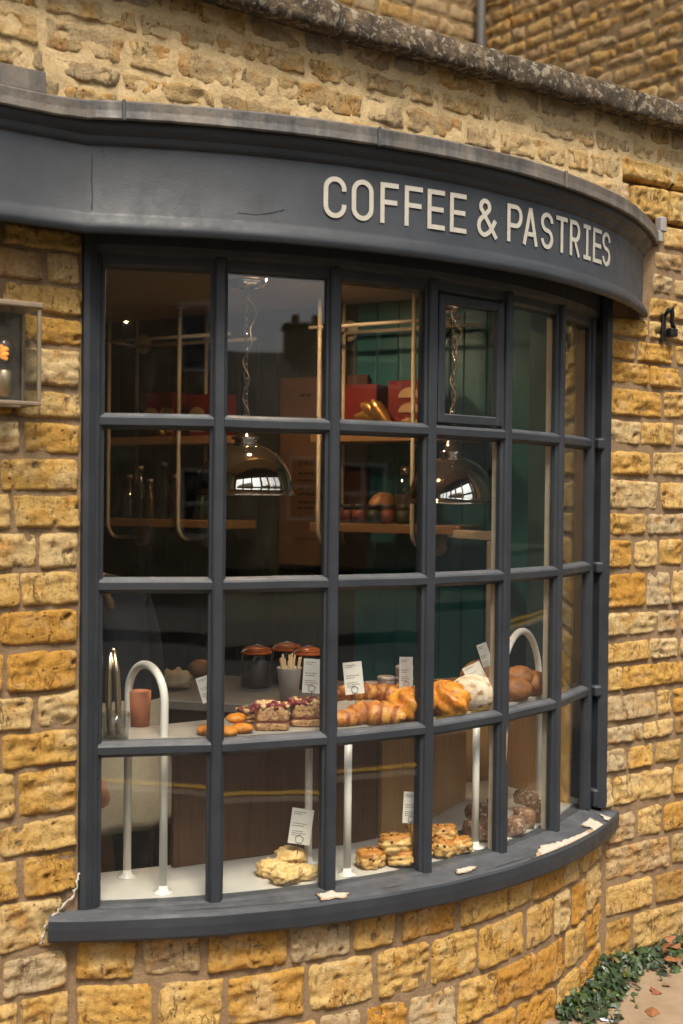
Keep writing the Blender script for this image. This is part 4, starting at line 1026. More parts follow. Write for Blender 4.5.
# grey tray, tins
l, s_ = spot(446, 700, US); mb = MB(); mb.box((0, 0, .006), (.2, .09, .012), bev=.003); mb.box((0, .04, .018), (.2, .006, .024), bev=.002); fin(mb.build('grey_tray', simple('grey_plastic', (.26, .24, .25), .4)), l+V3((0, .05, 0)), VR, 'grey plastic tray behind the croissants and buns', 'tray')
M_TIN = simple('pale_tin', (.42, .36, .31), .4, .3)
M_TINB = simple('tin_edge', (.22, .15, .13), .4)
for k, (px, py, dz, lab) in enumerate(((372, 697, 0, 'pinkish round tin left of the tin stacks'), (386, 702, 0, 'round tin at the bottom of the left stack'), (386, 702, .032, 'round tin on top of the left stack'), (404, 702, 0, 'round tin at the bottom of the right stack'), (404, 702, .032, 'round tin in the middle of the right stack'), (404, 702, .064, 'round tin on top of the right stack'))):
    p = on_z(px, py-5, US); root = empty('cake_tin', (p.x, p.y, US+.0006+dz), lab, 'tin', 'round tins behind the croissants')
    mb = MB(); mb.lathe([(.001, 0), (.026, 0), (.027, .002), (.027, .022), (.001, .022)], n=24); mb.build('body', M_TINB if k else simple('pink_tin', (.4, .2, .17), .5), root)
    mb = MB(); mb.lathe([(.001, .0315), (.024, .0315), (.028, .029), (.028, .0205), (.001, .0205)], n=24); mb.build('lid', M_TIN, root)
# price cards on wire holders
M_CARD = simple('white_card', (.72, .68, .6), .7, var=.04)
M_WIRE = simple('dark_wire', (.05, .045, .04), .4, .7)
def card(px0, y0, px1, y1, D, lean, yaw, label):
    c = at_d((px0+px1)/2, (y0+y1)/2, D); w = (px1-px0)*D/F_PX; h = (y1-y0)*D/F_PX
    root = empty('price_card', c, label, 'price card', 'price cards among the pastries'); root.rotation_euler = (radians(-6), lean, VR+yaw)
    mb = MB(); mb.box((0, 0, 0), (w, .0012, h))
    r_ = random.Random(int(px0))
    for (z, l) in ((.40, .5), (.34, .36), (.08, .6), (.01, .45), (-.14, .5), (-.2, .62), (-.26, .4)):
        x = -.38*w
        while x < (-.38+l)*w:
            q = r_.uniform(.04, .1)*w; mb.box((x+q/2, -.0009, z*h), (q, .0006, .018*h), mi=1); x += q+.03*w
    mb.build('card', [M_CARD, M_PRINT], root)
    mb = MB(); r = w*.2; z0 = -h*.36
    mb.tube([V3((r*sin(q*2*pi/5), -.0022, z0+r*cos(q*2*pi/5))) for q in range(5)], .0007, 6, closed=True)
    mb.tube([V3((0, -.0022, z0-r)), V3((0, -.001, -h*.5-.02)), V3((0, 0, -h*.5-.05))], .0008, 6); mb.build('wire_holder', M_WIRE, root)
card(303, 659, 322, 693, 3.36, .05, 0, 'white price card standing over the right fruit slab')
card(344, 662, 363, 694, 3.36, -.1, .1, 'white price card behind the small top croissant')
card(399, 657, 413, 688, 3.5, .03, .25, 'narrow white price card behind the twisted bun')
card(465, 664, 484, 682, 3.62, -.45, .1, 'tilted white price card stuck in the floury loaf')
card(480, 643, 491, 672, 3.72, -.3, .3, 'white price card leaning behind the tilted one by the cream frame')
card(199, 676, 214, 702, 3.25, -.3, .1, 'white price card half hidden by the first window bar')
card(290, 809, 312, 844, 3.32, .13, 0, 'white price card above the pale biscuits in front of the tube')
card(403, 792, 420, 823, 3.42, .06, .1, 'white price card above the scones beside the third window bar')
card(493, 768, 502, 800, 3.75, .1, .2, 'white price card above the chocolate squares at the fourth window bar')
# tongs in a ribbed glass jar, terracotta pot
l, s_ = spot(114, 741, US)
root = empty('glass_tumbler', l, 'ribbed glass tumbler at the left end of the upper shelf', 'glass')
mb = MB(); mb.lathe([(.001, 0), (.032, 0), (.034, .066), (.0325, .066), (.030, .004), (.001, .004)], n=30); mb.v = [(x*(1+.03*cos(10*atan2(y, x))), y*(1+.03*cos(10*atan2(y, x))), z) for x, y, z in mb.v]; mb.build('ribbed_wall', M_JARGLASS, root)
mb = MB()
for sg in (-1, 1): mb.tube([V3((sg*.010-.004, 0, .006)), V3((sg*.012-.006, 0, .09)), V3((sg*.010-.008, 0, .16)), V3((sg*.004-.008, 0, .212))], [.006, .0085, .0085, .007], 8)
mb.tube([V3((-.016, 0, .212)), V3((-.008, 0, .219)), V3((0, 0, .212))], .0055, 8)
o = mb.build('serving_tongs', simple('brass_steel', (.62, .5, .36), .25, 1)); place(o, l+V3((0, 0, .004)), VR); tag(o, 'tall metal tongs standing upright in the glass tumbler', 'tongs')
p = on_z(143, 727, US); mb = MB(); mb.lathe([(.001, 0), (.026, 0), (.030, .092), (.028, .092), (.024, .005), (.001, .005)], n=24); o = mb.build('terracotta_pot', simple('terracotta', (.42, .14, .06), .7)); place(o, (p.x, p.y+.02, US+.0006)); tag(o, 'orange terracotta pot seen through the white hoop', 'pot')

# ------------------------------------------------------------------ pendant lamps
M_CHROME = simple('polished_chrome', (.86, .82, .77), .04, 1.0, var=.03)
M_BULB = emit('bulb_glow', (1, .66, .34), 300)
def pendant(c, label):
    root = empty('pendant_lamp', c, label, 'lamp', 'chrome pendant lamps in the window')
    prof = [(.158, 0)]+[(.158*cos(radians(q)), .165*sin(radians(q))) for q in range(6, 79, 6)]+[(.034, .162), (.034, .172), (.045, .174), (.045, .181), (.028, .184), (.026, .215), (.016, .222), (.001, .224)]
    mb = MB(); mb.lathe([(.161, -.006), (.163, 0)]+prof, n=64); mb.build('shade', M_CHROME, root)
    mb = MB(); mb.lathe([(.160, -.006)]+[(.153*cos(radians(q)), .158*sin(radians(q))) for q in range(0, 91, 6)], n=48); mb.build('inner_lining', simple('lining_enamel', (.8, .74, .62), .6), root)
    mb = MB(); mb.blob((0, 0, .075), (.028, .028, .036), 0, 1, 16, 12); mb.build('bulb', M_BULB, root)
    mb = MB(); mb.lathe([(.014, .11), (.014, .157)], n=12); mb.build('bulb_holder', M_LID, root)
    top = CEIL-c[2]
    mb = MB()
    z = .235; k = 0
    mb.tube([V3((.016*cos(q*2*pi/10), 0, .236+.016*sin(q*2*pi/10))) for q in range(10)], .003, 6, closed=True)
    while z < top-.17:
        ax = V3((1, 0, 0)) if k % 2 else V3((0, 1, 0))
        mb.tube([ax*(.007*cos(q*2*pi/10))+V3((0, 0, z+.024+.015*sin(q*2*pi/10))) for q in range(10)], .0022, 6, closed=True); z += .024; k += 1
    mb.build('chain', M_STEEL, root)
    mb = MB(); N = 70; mb.tube([V3((.010*sin(q*.36)+  .03*max(0, sin(pi*(q-36)/34))**2, .010*cos(q*.36), .215+(top-.16-.215)*q/N)) for q in range(N+1)], .0026, 7); mb.build('cable', simple('clear_cable', (.5, .47, .42), .3), root)
    mb = MB(); mb.lathe([(.001, top-.175), (.05, top-.165), (.062, top-.15), (.062, top-.135), (.055, top-.13), (.055, top)], n=32); mb.build('ceiling_canopy', M_CHROME, root)
    return root
pendant((at_d(245, 496, 4.0).x, at_d(245, 496, 4.0).y, 1.548), 'chrome dome pendant lamp on a chain in the second column of panes')
pendant((at_d(452, 506, 4.45).x, at_d(452, 506, 4.45).y, 1.525), 'chrome dome pendant lamp on a chain behind the third window bar')
M_GLOW = emit('downlight_glow', (1, .66, .36), 620)
p = on_z(130, 322, CEIL)
for k, (x, y, lab) in enumerate(((p.x, p.y, 'small round lit downlight in the ceiling above the dim left shelf'), (.45, 1.15, 'unseen round downlight added to light the room above the menu board'), (.0, .55, 'unseen round downlight added to light the counter behind the first pendant lamp'))):  # first one is seen; the other two are added to brighten the room
    root = empty('ceiling_downlight', (x, y, CEIL), lab, 'ceiling light', 'ceiling downlights')
    mb = MB(); mb.lathe([(.001, -.004), (.030, -.004)], n=24); mb.build('lit_disc', M_GLOW, root)
    mb = MB(); mb.lathe([(.031, -.003), (.055, -.006), (.058, 0)], n=24); mb.build('trim_ring', M_WHITE, root)

# ------------------------------------------------------------------ person behind the display
def person():
    ax = at_d(116, 600, 3.68); root_p = V3((ax.x-.035, ax.y+.015, 0))
    R_ = V3((cos(-YAW+.25), sin(-YAW+.25), 0)); Fv = V3((R_.y, -R_.x, 0))      # R_: towards the right of the picture, Fv: faces the window
    def P(r, f, z): return R_*r+Fv*f+V3((0, 0, z))
    J = {}; vs = []; es = []; rad = []
    def jn(name, p, r, par=None):
        J[name] = len(vs); vs.append(p); rad.append(r if isinstance(r, tuple) else (r, r))
        if par is not None: es.append((J[par], J[name]))
    jn('pelvis', P(.0, -.02, .86), (.15, .11)); jn('waist', P(-.005, 0, 1.0), (.135, .10), 'pelvis'); jn('chest', P(-.03, .05, 1.15), (.155, .11), 'waist'); jn('neckbase', P(-.08, .10, 1.29), (.07, .06), 'chest')
    jn('neck', P(-.11, .13, 1.345), .048, 'neckbase'); jn('jaw', P(-.13, .17, 1.39), (.06, .062), 'neck'); jn('skull', P(-.145, .175, 1.465), (.078, .09), 'jaw'); jn('crown', P(-.15, .165, 1.525), (.05, .06), 'skull')
    for s_, nm in ((-1, 'l'), (1, 'r')):
        jn('hip'+nm, P(s_*.085, -.02, .80), .088, 'pelvis'); jn('knee'+nm, P(s_*.095, .02, .45), .06, 'hip'+nm); jn('ankle'+nm, P(s_*.1, -.02, .085), .04, 'knee'+nm); jn('toe'+nm, P(s_*.11, .13, .035), (.04, .032), 'ankle'+nm)
        jn('sh'+nm, P(s_*.15-.05, .07, 1.235), .058, 'chest')
        if s_ < 0:
            jn('el'+nm, P(-.23, .12, 1.0), .042, 'sh'+nm); jn('wr'+nm, P(-.10, .26, .83), .028, 'el'+nm); jn('palm'+nm, P(-.06, .30, .79), (.036, .018), 'wr'+nm)
        else:
            jn('el'+nm, P(.15, -.03, .98), .042, 'sh'+nm); jn('wr'+nm, P(.16, -.05, .76), .028, 'el'+nm); jn('palm'+nm, P(.16, -.04, .70), (.036, .018), 'wr'+nm)
        pal = vs[J['palm'+nm]]; d = (pal-vs[J['wr'+nm]]).normalized(); sd = d.cross(V3((0, 0, 1))).normalized()
        for q in range(4):
            b0 = pal+sd*(.024-.016*q)+d*.035; ln = (.055, .065, .06, .045)[q]
            jn('f%d%s' % (q, nm), b0, .0095, 'palm'+nm); jn('g%d%s' % (q, nm), b0+d*ln*.5+V3((0, 0, -.012)), .0085, 'f%d%s' % (q, nm)); jn('h%d%s' % (q, nm), b0+d*ln*.8+V3((0, 0, -.035)), .0075, 'g%d%s' % (q, nm))
        jn('t0'+nm, pal+sd*.035-d*.005, .011, 'palm'+nm); jn('t1'+nm, pal+sd*.05+d*.03+V3((0, 0, -.01)), .009, 't0'+nm)
    me = bpy.data.meshes.new('person'); me.from_pydata([tuple(v) for v in vs], es, [])
    o = bpy.data.objects.new('person', me); COL.objects.link(o); o.location = root_p
    sk = o.modifiers.new('skin', 'SKIN'); 
    me.skin_vertices.new() if not me.skin_vertices else None
    for i, r in enumerate(rad): me.skin_vertices[0].data[i].radius = r; me.skin_vertices[0].data[i].use_root = (i == 0)
    sk.use_smooth_shade = True
    sb = o.modifiers.new('smooth', 'SUBSURF'); sb.levels = 2; sb.render_levels = 2
    # cloth colours by height along the body: skin, navy top, black trousers, shoes
    m_, nt, b = mat('skin'); b.inputs['Base Color'].default_value = (.50, .24, .13, 1); b.inputs['Roughness'].default_value = .55; b.inputs['Subsurface Weight'].default_value = .1
    me.materials.append(m_)
    dg = bpy.context.evaluated_depsgraph_get(); ev = o.evaluated_get(dg); nm_ = bpy.data.meshes.new_from_object(ev); o.modifiers.clear(); o.data = nm_
    nm_.materials.clear()
    for q in (m_, simple('navy_cotton', (.012, .014, .02), .85, var=.3), simple('black_trousers', (.012, .011, .011), .85), simple('black_shoe', (.01, .01, .01), .5)): nm_.materials.append(q)
    el = {n: vs[J['el'+n]] for n in 'lr'}; wr = {n: vs[J['wr'+n]] for n in 'lr'}
    for p in nm_.polygons:
        c = p.center; k = 1
        if c.z < .075: k = 3
        elif c.z < .9 and (c-vs[J['pelvis']]).to_2d().length < .25 and min((c-wr[n]).length for n in 'lr') > .14: k = 2
        for n in 'lr':
            t = (c-el[n]).dot((wr[n]-el[n]).normalized())
            ax_ = el[n]+(wr[n]-el[n]).normalized()*t
            if t > (el[n]-wr[n]).length*.93 and (c-ax_).length < .12: k = 0
        if c.z > 1.315: k = 0
        p.material_index = k; p.use_smooth = True
    tag(o, 'person in a dark top and beige apron standing behind the left end of the display', 'person')
    # apron: a skirt panel hugging the front of the body
    mb = MB(); n, mrow = 18, 12
    vs2 = []
    for j in range(mrow+1):
        z = .95-.37*j/mrow
        for i in range(n+1):
            a = radians(-112+224*i/n); rr = .165+.03*(j/mrow)+.006*sin(a*9+j*.2)*(j/mrow)
            vs2.append(P(rr*1.12*sin(a), rr*.9*cos(a)-.01, z+.004*sin(a*5)))
    off = [v*1.0 for v in vs2]; inn = [v-(V3((v.x, v.y, 0))-V3((0, 0, 0))).normalized()*.004 for v in vs2]; W = n+1; N = len(vs2)
    fs = [(j*W+i, (j+1)*W+i, (j+1)*W+i+1, j*W+i+1) for j in range(mrow) for i in range(n)]
    fs += [tuple(N+q for q in f[::-1]) for f in fs]
    fs += [(mrow*W+i, N+mrow*W+i, N+mrow*W+i+1, mrow*W+i+1) for i in range(n)]
    mb.add(vs2+inn, fs, 0, True); mb.build('apron', simple('beige_linen', (.44, .36, .25), .9, var=.12, scale=80, bmp=.3), o)
    # hair with a plait over the shoulder, face
    hc = vs[J['skull']]; mb = MB()
    hd = Fv
    mb.blob(hc+V3((0, 0, .015))-Fv*.022, (.098, .10, .105), .05, 4, 28, 20, 3)
    pl = [hc-Fv*.06+R_*.06+V3((0, 0, -.02)), hc+R_*.085-Fv*.03+V3((0, 0, -.09)), hc+R_*.11+Fv*.03+V3((0, 0, -.15)), hc+R_*.14+Fv*.055+V3((0, 0, -.20)), hc+R_*.16+Fv*.055+V3((0, 0, -.25))]
    fp = []
    for q in range(len(pl)-1):
        for t in range(6): fp.append(pl[q].lerp(pl[q+1], t/6))
    mb.tube(fp, [.021*(1-.5*i/len(fp))*(1+.22*sin(i*1.9)) for i in range(len(fp))], 10)
    mb.build('hair', simple('brown_hair', (.11, .055, .022), .5, var=.5, scale=90), o)
    mb = MB(); fc = hc+Fv*.085+V3((0, 0, -.015))
    for s_ in (-1, 1): mb.blob(fc+R_*s_*.03+V3((0, 0, .012)), (.011, .009, .007), 0, 1, 10, 8)
    mb.build('eyes', simple('eye', (.05, .03, .02), .2), o)
    mb = MB(); mb.blob(fc+Fv*.004+V3((0, 0, -.012)), (.014, .018, .022), 0, 1, 12, 10); mb.build('nose', m_, o)
    mb = MB(); mb.blob(fc-Fv*.006+V3((0, 0, -.05)), (.022, .012, .007), 0, 1, 12, 8); mb.build('mouth', simple('lips', (.4, .12, .09), .5), o)
person()
# ------------------------------------------------------------------ outside fittings
# wall lantern at the left edge
M_BRONZE = simple('aged_bronze', (.27, .205, .14), .45, .5, var=.2, scale=30)
lx0, lx1, ly, lz0, lz1 = -1.30, -1.056, -.125, 1.738, 1.968
LC = ((lx0+lx1)/2, 0, (lz0+lz1)/2)
lan = empty('wall_lantern', LC, 'bronze framed glass box lantern on the stone wall left of the window', 'lantern')
def LB(mb, x0, x1, y0, y1, z0, z1, bev=.002): mb.box(((x0+x1)/2-LC[0], (y0+y1)/2, (z0+z1)/2-LC[2]), (x1-x0, y1-y0, z1-z0), bev=bev)
t = .009
mb = MB()
for x in (lx0, lx1-t): LB(mb, x, x+t, ly, ly+t, lz0+t, lz1-.014)
for x in (lx0+.0006, lx1-t+.0006): LB(mb, x, x+t*.9, -.030, -.022, lz0+t, lz1-.014)
LB(mb, lx0, lx1, ly-.001, ly+t, lz0, lz0+t); LB(mb, lx0, lx0+t, ly+t, -.022, lz0+.0004, lz0+t-.0004); LB(mb, lx1-t, lx1, ly+t, -.022, lz0+.0004, lz0+t-.0004); LB(mb, lx0+t, lx1-t, -.031, -.022, lz0+.0004, lz0+t-.0004)
mb.build('frame', M_BRONZE, lan)
mb = MB(); LB(mb, lx0-.004, lx1+.003, ly-.004, -.002, lz1-.013, lz1, .003); mb.build('top_plate', M_BRONZE, lan)
mb = MB(); LB(mb, lx0+.003, lx1-.004, -.021, -.003, lz0+.001, lz1-.014); mb.build('back_plate', simple('dull_steel', (.13, .12, .105), .4, .6, var=.15), lan)
mb = MB(); LB(mb, lx0+t, lx1-t, ly+.002, ly+.005, lz0+t, lz1-.014, 0); mb.build('pane', M_GLASS, lan)
mb = MB(); LB(mb, lx1-.006, lx1-.003, ly+t, -.031, lz0+t, lz1-.014, 0); mb.build('pane', M_GLASS, lan)
mb = MB(); LB(mb, lx0+.003, lx0+.006, ly+t, -.031, lz0+t, lz1-.014, 0); mb.build('pane', M_GLASS, lan)
q = on_y(4, 352, -.07); bc = V3((q.x-LC[0], -.07, q.z-LC[2]))
mb = MB(); mb.lathe([(.016, -.10), (.016, -.045), (.013, -.04), (.001, -.04)], bc, 18); mb.build('bulb_holder', simple('holder_brass', (.45, .36, .24), .35, .8), lan)
mb = MB(); mb.blob(bc+V3((0, 0, .005)), (.026, .026, .032), 0, 1, 20, 14); b_ = mb.build('bulb', M_JARGLASS, lan)
mb = MB(); mb.tube([bc+V3((.007*cos(q*1.2), .007*sin(q*1.2), -.014+.0021*q)) for q in range(14)], .0042, 6); mb.build('filament', emit('filament_glow', (1, .38, .07), .35), b_)
# iron hook on the right-hand wall
hk = empty('iron_hook', (1.205, -.012, 2.13), 'small black iron bracket fixed to the stone wall right of the sign', 'bracket')
M_IRON = simple('black_iron', (.012, .012, .013), .45, .3)
mb = MB(); mb.box((-.018, 0, -.01), (.018, .012, .095), bev=.003); mb.build('wall_plate', M_IRON, hk)
mb = MB(); mb.tube([V3((-.018, -.006, .03)), V3((-.016, -.022, .048)), V3((-.008, -.026, .055)), V3((-.002, -.024, .03)), V3((.0, -.02, .008)), V3((.012, -.02, -.012))], [.006, .008, .009, .008, .007, .008], 10); mb.build('curved_arm', M_IRON, hk)
mb = MB(); mb.box((.012, -.012, -.025), (.034, .028, .028), bev=.004); mb.tube([V3((-.03, -.014, -.022)), V3((-.02, -.014, -.022))], .003, 8); mb.build('clamp', M_IRON, hk)

# taller stone building behind the flat roof
tall = empty('tall_stone_building', (3.45, 3.4, 0), 'taller old stone building with thin coursed rubble rising behind the parapet', 'building')
def rubble(name, mp, u0, u1, z0, z1, hs):
    mb = MB(); z = z0
    while z < z1:
        h = rnd.uniform(*hs); u = u0+rnd.uniform(-.1, 0)
        while u < u1:
            w = rnd.uniform(.12, .34); g = .006
            stone(mb, mp, max(u, u0), min(u1, u+w-g), z+g*.5, z+h-g*.5, (rnd.random()*.98+.01, rnd.uniform(0, .15), rnd.choice([0, 0, .3])), step=.022, H=.005, rough=.010, edge=.007)
            u += w
        z += h
    mortar(mb, mp, u0, u1, z0, z1, step=.1, amp=.006, h0=-.001)
    return mb
org = V3((3.45, 3.4, 0))
m1 = rubble('a', lambda u, z, h: V3((u, -h, z)), -5.2, 0, 2.6, 5.4, (.075, .12)); m1.build('rear_wall', [M_STONE_FAR, M_MORTAR_FAR], tall)
m2 = rubble('b', lambda u, z, h: V3((-h, u, z)), -3.3, 0, 2.6, 5.4, (.06, .105)); m2.build('side_wall', [M_STONE_FAR, M_MORTAR_FAR], tall)
mb = MB(); mb.box((1.5, 1.6, 3.3), (2.9, 10, 6.6)); mb.box((-2.0, 3.05, 3.3), (6.4, 6, 6.6)); mb.build('wall_core', M_MORTAR_FAR, tall)
mb = MB(); mb.tube([V3((-.10, -.09, 2.7)), V3((-.10, -.09, 5.4))], .03, 12); mb.build('downpipe', simple('old_iron_pipe', (.05, .045, .04), .7), tall)

# ------------------------------------------------------------------ ground and street
def ground_mat(name, a, b_, sc=6):
    m, nt, b = mat(name); co = coords(nt)
    c = ramp(nt, noi(nt, co, sc, 8, .7), [(.3, a), (.7, b_)])
    c = mix(nt, .5, c, ramp(nt, noi(nt, co, 220, 3, .8), [(.3, (.55, .53, .5)), (.6, (1, 1, 1))]), 'MULTIPLY')
    nt.links.new(c, b.inputs['Base Color']); b.inputs['Roughness'].default_value = .9
    c = mix(nt, mix_f(nt, ramp(nt, noi(nt, co, 38, 4, .7), [(.62, (0, 0, 0)), (.7, (1, 1, 1))]), .6), c, (.12, .08, .05)); nt.links.new(c, b.inputs['Base Color'])
    bump(nt, b, noi(nt, co, 150, 5, .8), .8, .005); return m
def sheet(name, x0, x1, y0, y1, z, m, th=.1):
    mb = MB(); mb.box(((x0+x1)/2, (y0+y1)/2, z-th/2), (x1-x0, y1-y0, th)); return tag(mb.build(name, m), kind='structure')
sheet('pavement', -40, 40, -3.30, -1.0, 0, ground_mat('footway_tarmac', (.04, .036, .032), (.075, .068, .06)), .14)
sheet('paving_strip', -40, 40, -.998, .33, .004, ground_mat('sandy_paving', (.24, .165, .10), (.37, .265, .17)), .14)
mb = MB()
for k in range(60): mb.box((-27+.915*k, -3.375, -.075), (.905, .14, .15), bev=.012)
tag(mb.build('kerb', ground_mat('kerb_stone', (.26, .23, .19), (.36, .32, .26), 9)), kind='structure')
sheet('road', -60, 60, -9.5, -3.447, -.12, ground_mat('asphalt', (.035, .034, .033), (.06, .058, .056)))
mb = MB()
for y in (-3.78, -4.0): mb.box((0, y, -.118), (110, .085, .006))
tag(mb.build('road_markings', simple('yellow_line_paint', (.72, .42, .03), .7, var=.15, scale=20)), kind='structure')
sheet('ground', -250, 250, -250, 250, -.16, ground_mat('far_ground', (.09, .09, .05), (.14, .12, .08), 1), .1)
sheet('far_pavement', -60, 60, -12, -9.5, 0, ground_mat('far_paving', (.06, .055, .05), (.1, .09, .08)), .13)
def gable_house(name, x0, x1, y0, y1, eave, ridge, wallm, roofm, label, chim=None):
    root = empty(name, ((x0+x1)/2, (y0+y1)/2, 0), label, 'building', 'houses across the street')
    w, d = x1-x0, y1-y0
    mb = MB(); vs = [(-w/2, -d/2, 0), (w/2, -d/2, 0), (w/2, d/2, 0), (-w/2, d/2, 0), (-w/2, -d/2, eave), (w/2, -d/2, eave), (w/2, d/2, eave), (-w/2, d/2, eave), (-w/2, 0, ridge-.1), (w/2, 0, ridge-.1)]
    mb.add(vs, [(0, 1, 5, 4), (2, 3, 7, 6), (1, 2, 6, 9, 5), (3, 0, 4, 8, 7)]); mb.build('wall', wallm, root)
    mb = MB(); o_ = .25
    for s_ in (-1, 1):
        mb.add([V3((-w/2-o_, s_*(d/2+o_), eave-.15)), V3((w/2+o_, s_*(d/2+o_), eave-.15)), V3((w/2+o_, 0, ridge)), V3((-w/2-o_, 0, ridge)), V3((-w/2-o_, s_*(d/2+o_), eave-.03)), V3((w/2+o_, s_*(d/2+o_), eave-.03)), V3((w/2+o_, 0, ridge+.12)), V3((-w/2-o_, 0, ridge+.12))],
               [(0, 1, 2, 3), (4, 5, 6, 7), (0, 1, 5, 4), (1, 2, 6, 5), (3, 0, 4, 7)])
    rf = mb.build('roof', roofm, root)
    if chim is not None:
        mb = MB(); mb.box((chim, 0, ridge-.05), (.9, .7, 1.2), bev=.02); mb.box((chim, 0, ridge+.6), (1.02, .82, .1), bev=.02)
        for q in (-.22, .22): mb.lathe([(.1, ridge+.65), (.085, ridge+.85), (.1, ridge+.87)], (chim+q, 0, 0), 12)
        mb.build('chimney', wallm, rf)
    nwin = max(2, int(w/2.4))
    for st_ in range(1 if eave < 4 else 2):
        for k in range(nwin):
            x = -w/2+w*(k+.5)/nwin; z = 1.5+2.5*st_
            if st_ == 0 and k == nwin//2:
                mb = MB(); mb.box((x, d/2+.02, 1.0), (.95, .06, 2.0), bev=.01); mb.build('door', simple('door_paint', (.05, .07, .06), .5), root); continue
            mb = MB()
            for q in (-.5, 0, .5): mb.box((x+q, d/2+.02, z), (.06, .06, 1.16))
            for q in (-.55, 0, .55): mb.box((x, d/2+.018, z+q), (1.06, .055, .06))
            fr_ = mb.build('window', simple('window_white', (.7, .68, .64), .5), root)
            mb = MB(); mb.box((x, d/2+.004, z), (1.0, .012, 1.1)); mb.build('pane', simple('dark_glass', (.02, .022, .025), .05, spec=.8), fr_)
    return root
M_HSTONE = simple('house_stone', (.30, .22, .13), .9, var=.25, scale=3)
M_ROOF = simple('stone_slate', (.07, .06, .05), .9, var=.3, scale=6)
gable_house('stone_cottage', -9.5, 2.6, -26, -20, 2.9, 4.65, M_HSTONE, M_ROOF, 'low stone cottage with a chimney across the street, reflected in the upper panes', 4.7)
gable_house('rendered_house', 13, 24, -19, -12.5, 4.6, 7.2, simple('pale_render', (.62, .6, .56), .9, var=.06, scale=2), M_ROOF, 'pale rendered house across the street, reflected in the right panes', 0)
M_BARK = simple('bark', (.08, .06, .045), .95, var=.4, scale=12); M_LEAF = simple('tree_leaf', (.045, .065, .022), .7, var=.5, scale=2)
def tree(x, y, h, r, seed, label):
    root = empty('street_tree', (x, y, -.1), label, 'tree', 'trees across the street'); R_ = random.Random(seed)
    mb = MB(); mb.tube([V3((0, 0, 0)), V3((.1, .05, h*.3)), V3((-.05, .1, h*.6)), V3((.05, 0, h*.9))], [h*.035, h*.025, h*.017, .03], 10)
    for k in range(9):
        a = R_.uniform(0, 6.3); z = h*R_.uniform(.3, .7); mb.tube([V3((0, 0, z)), V3((cos(a)*r*.4, sin(a)*r*.4, z+h*.13)), V3((cos(a)*r*.8, sin(a)*r*.8, z+h*.2))], [.1, .05, .02], 7)
    mb.build('trunk', M_BARK, root); mb = MB()
    cl = [(V3((R_.gauss(0, r*.45), R_.gauss(0, r*.45), h*R_.uniform(.4, 1.0))), r*R_.uniform(.15, .35)) for _ in range(46)]
    for c, s_ in cl:
        for k in range(70):
            p = c+V3((R_.gauss(0, s_*.6), R_.gauss(0, s_*.6), R_.gauss(0, s_*.5))); a = V3((R_.uniform(-1, 1), R_.uniform(-1, 1), R_.uniform(-1, 1))).normalized(); b_ = a.orthogonal().normalized(); q = R_.uniform(.07, .14)
            mb.add([p-a*q, p+b_*q*.6, p+a*q, p-b_*q*.6], [(0, 1, 2, 3)])
    mb.build('crown', M_LEAF, root)
tree(5.6, -22, 5.6, 2.0, 4, 'small round tree beside the cottage chimney across the street'); tree(20, -10.6, 7, 2.6, 9, 'leafy tree farther along the far pavement to the right')
gable_house('stone_house', -21, -5.6, -24, -17, 8.2, 11, M_HSTONE, M_ROOF, 'tall stone house across the street to the left of the low cottage', -3)
gable_house('stone_house', 8.4, 13.2, -26, -19, 6.5, 9.0, M_HSTONE, M_ROOF, 'narrow stone house across the street right of the small round tree', 0)
gable_house('sky_block_house', 40, 52, -15, -2.5, 8.5, 12, simple('dark_blocker_wall', (.055, .06, .06), .9, var=.3, scale=3), M_ROOF, 'large dark house added at the far right end of the street to block the sky', 2)  # added out of view, dark so the right panes reflect less sky

# ------------------------------------------------------------------ ivy at the foot of the wall, leaves, scrap
M_IVY = simple('ivy_leaf', (.020, .038, .012), .45, var=.75, scale=22)
R_ = random.Random(21); mb = MB()
LOBE = [(0, -.5), (.32, -.42), (.5, -.08), (.3, .08), (.22, .34), (0, .62), (-.22, .34), (-.3, .08), (-.5, -.08), (-.32, -.42)]
def leaf(mb, p, s, n_, spin):
    n_ = n_.normalized(); a = n_.orthogonal().normalized(); a = (a*cos(spin)+n_.cross(a)*sin(spin)); b_ = n_.cross(a)
    vs = [p+a*x*s+b_*y*s+n_*(-.18*s*abs(x)*2+.06*s*y) for x, y in LOBE]+[p+n_*.04*s]
    mb.add(vs, [(k, (k+1) % 10, 10) for k in range(10)])
def base_pt(t):      # along the foot of the bow, round the corner, along the wall
    if t < .55: return bow(.30+(.52-.30)*t/.55, PR+.012), None
    q = (t-.55)/.45; return V3((.94+.55*q, 0, 0)), None
for k in range(1250):
    t = R_.random()**.85; p, _ = base_pt(t)
    d = abs(R_.gauss(0, .055)); h = abs(R_.gauss(0, .017))*(1.5 if .45 < t < .62 else 1)*max(.2, 1-d/.2)
    if t < .55: a = .30+.22*t/.55; out = V3((sin(a), -cos(a), 0))
    else: out = V3((-.15, -1, 0))
    wd = .10 if t < .55 else .12
    p = p+out*(min(d, wd*1.4)+.008)+V3((R_.gauss(0, .012), R_.gauss(0, .012), h+.012))
    leaf(mb, p, R_.choice([.012, .016, .02, .024, .03])*R_.uniform(.8, 1.2), V3((out.x*.5+R_.uniform(-.6, .6), out.y*.6+R_.uniform(-.6, .6), R_.uniform(.4, 1))), R_.uniform(0, 6.3))
for q in range(len(mb.f)):
    if (q//10) % 17 == 0: mb.mi[q] = 1
    elif (q//10) % 5 == 0: mb.mi[q] = 2
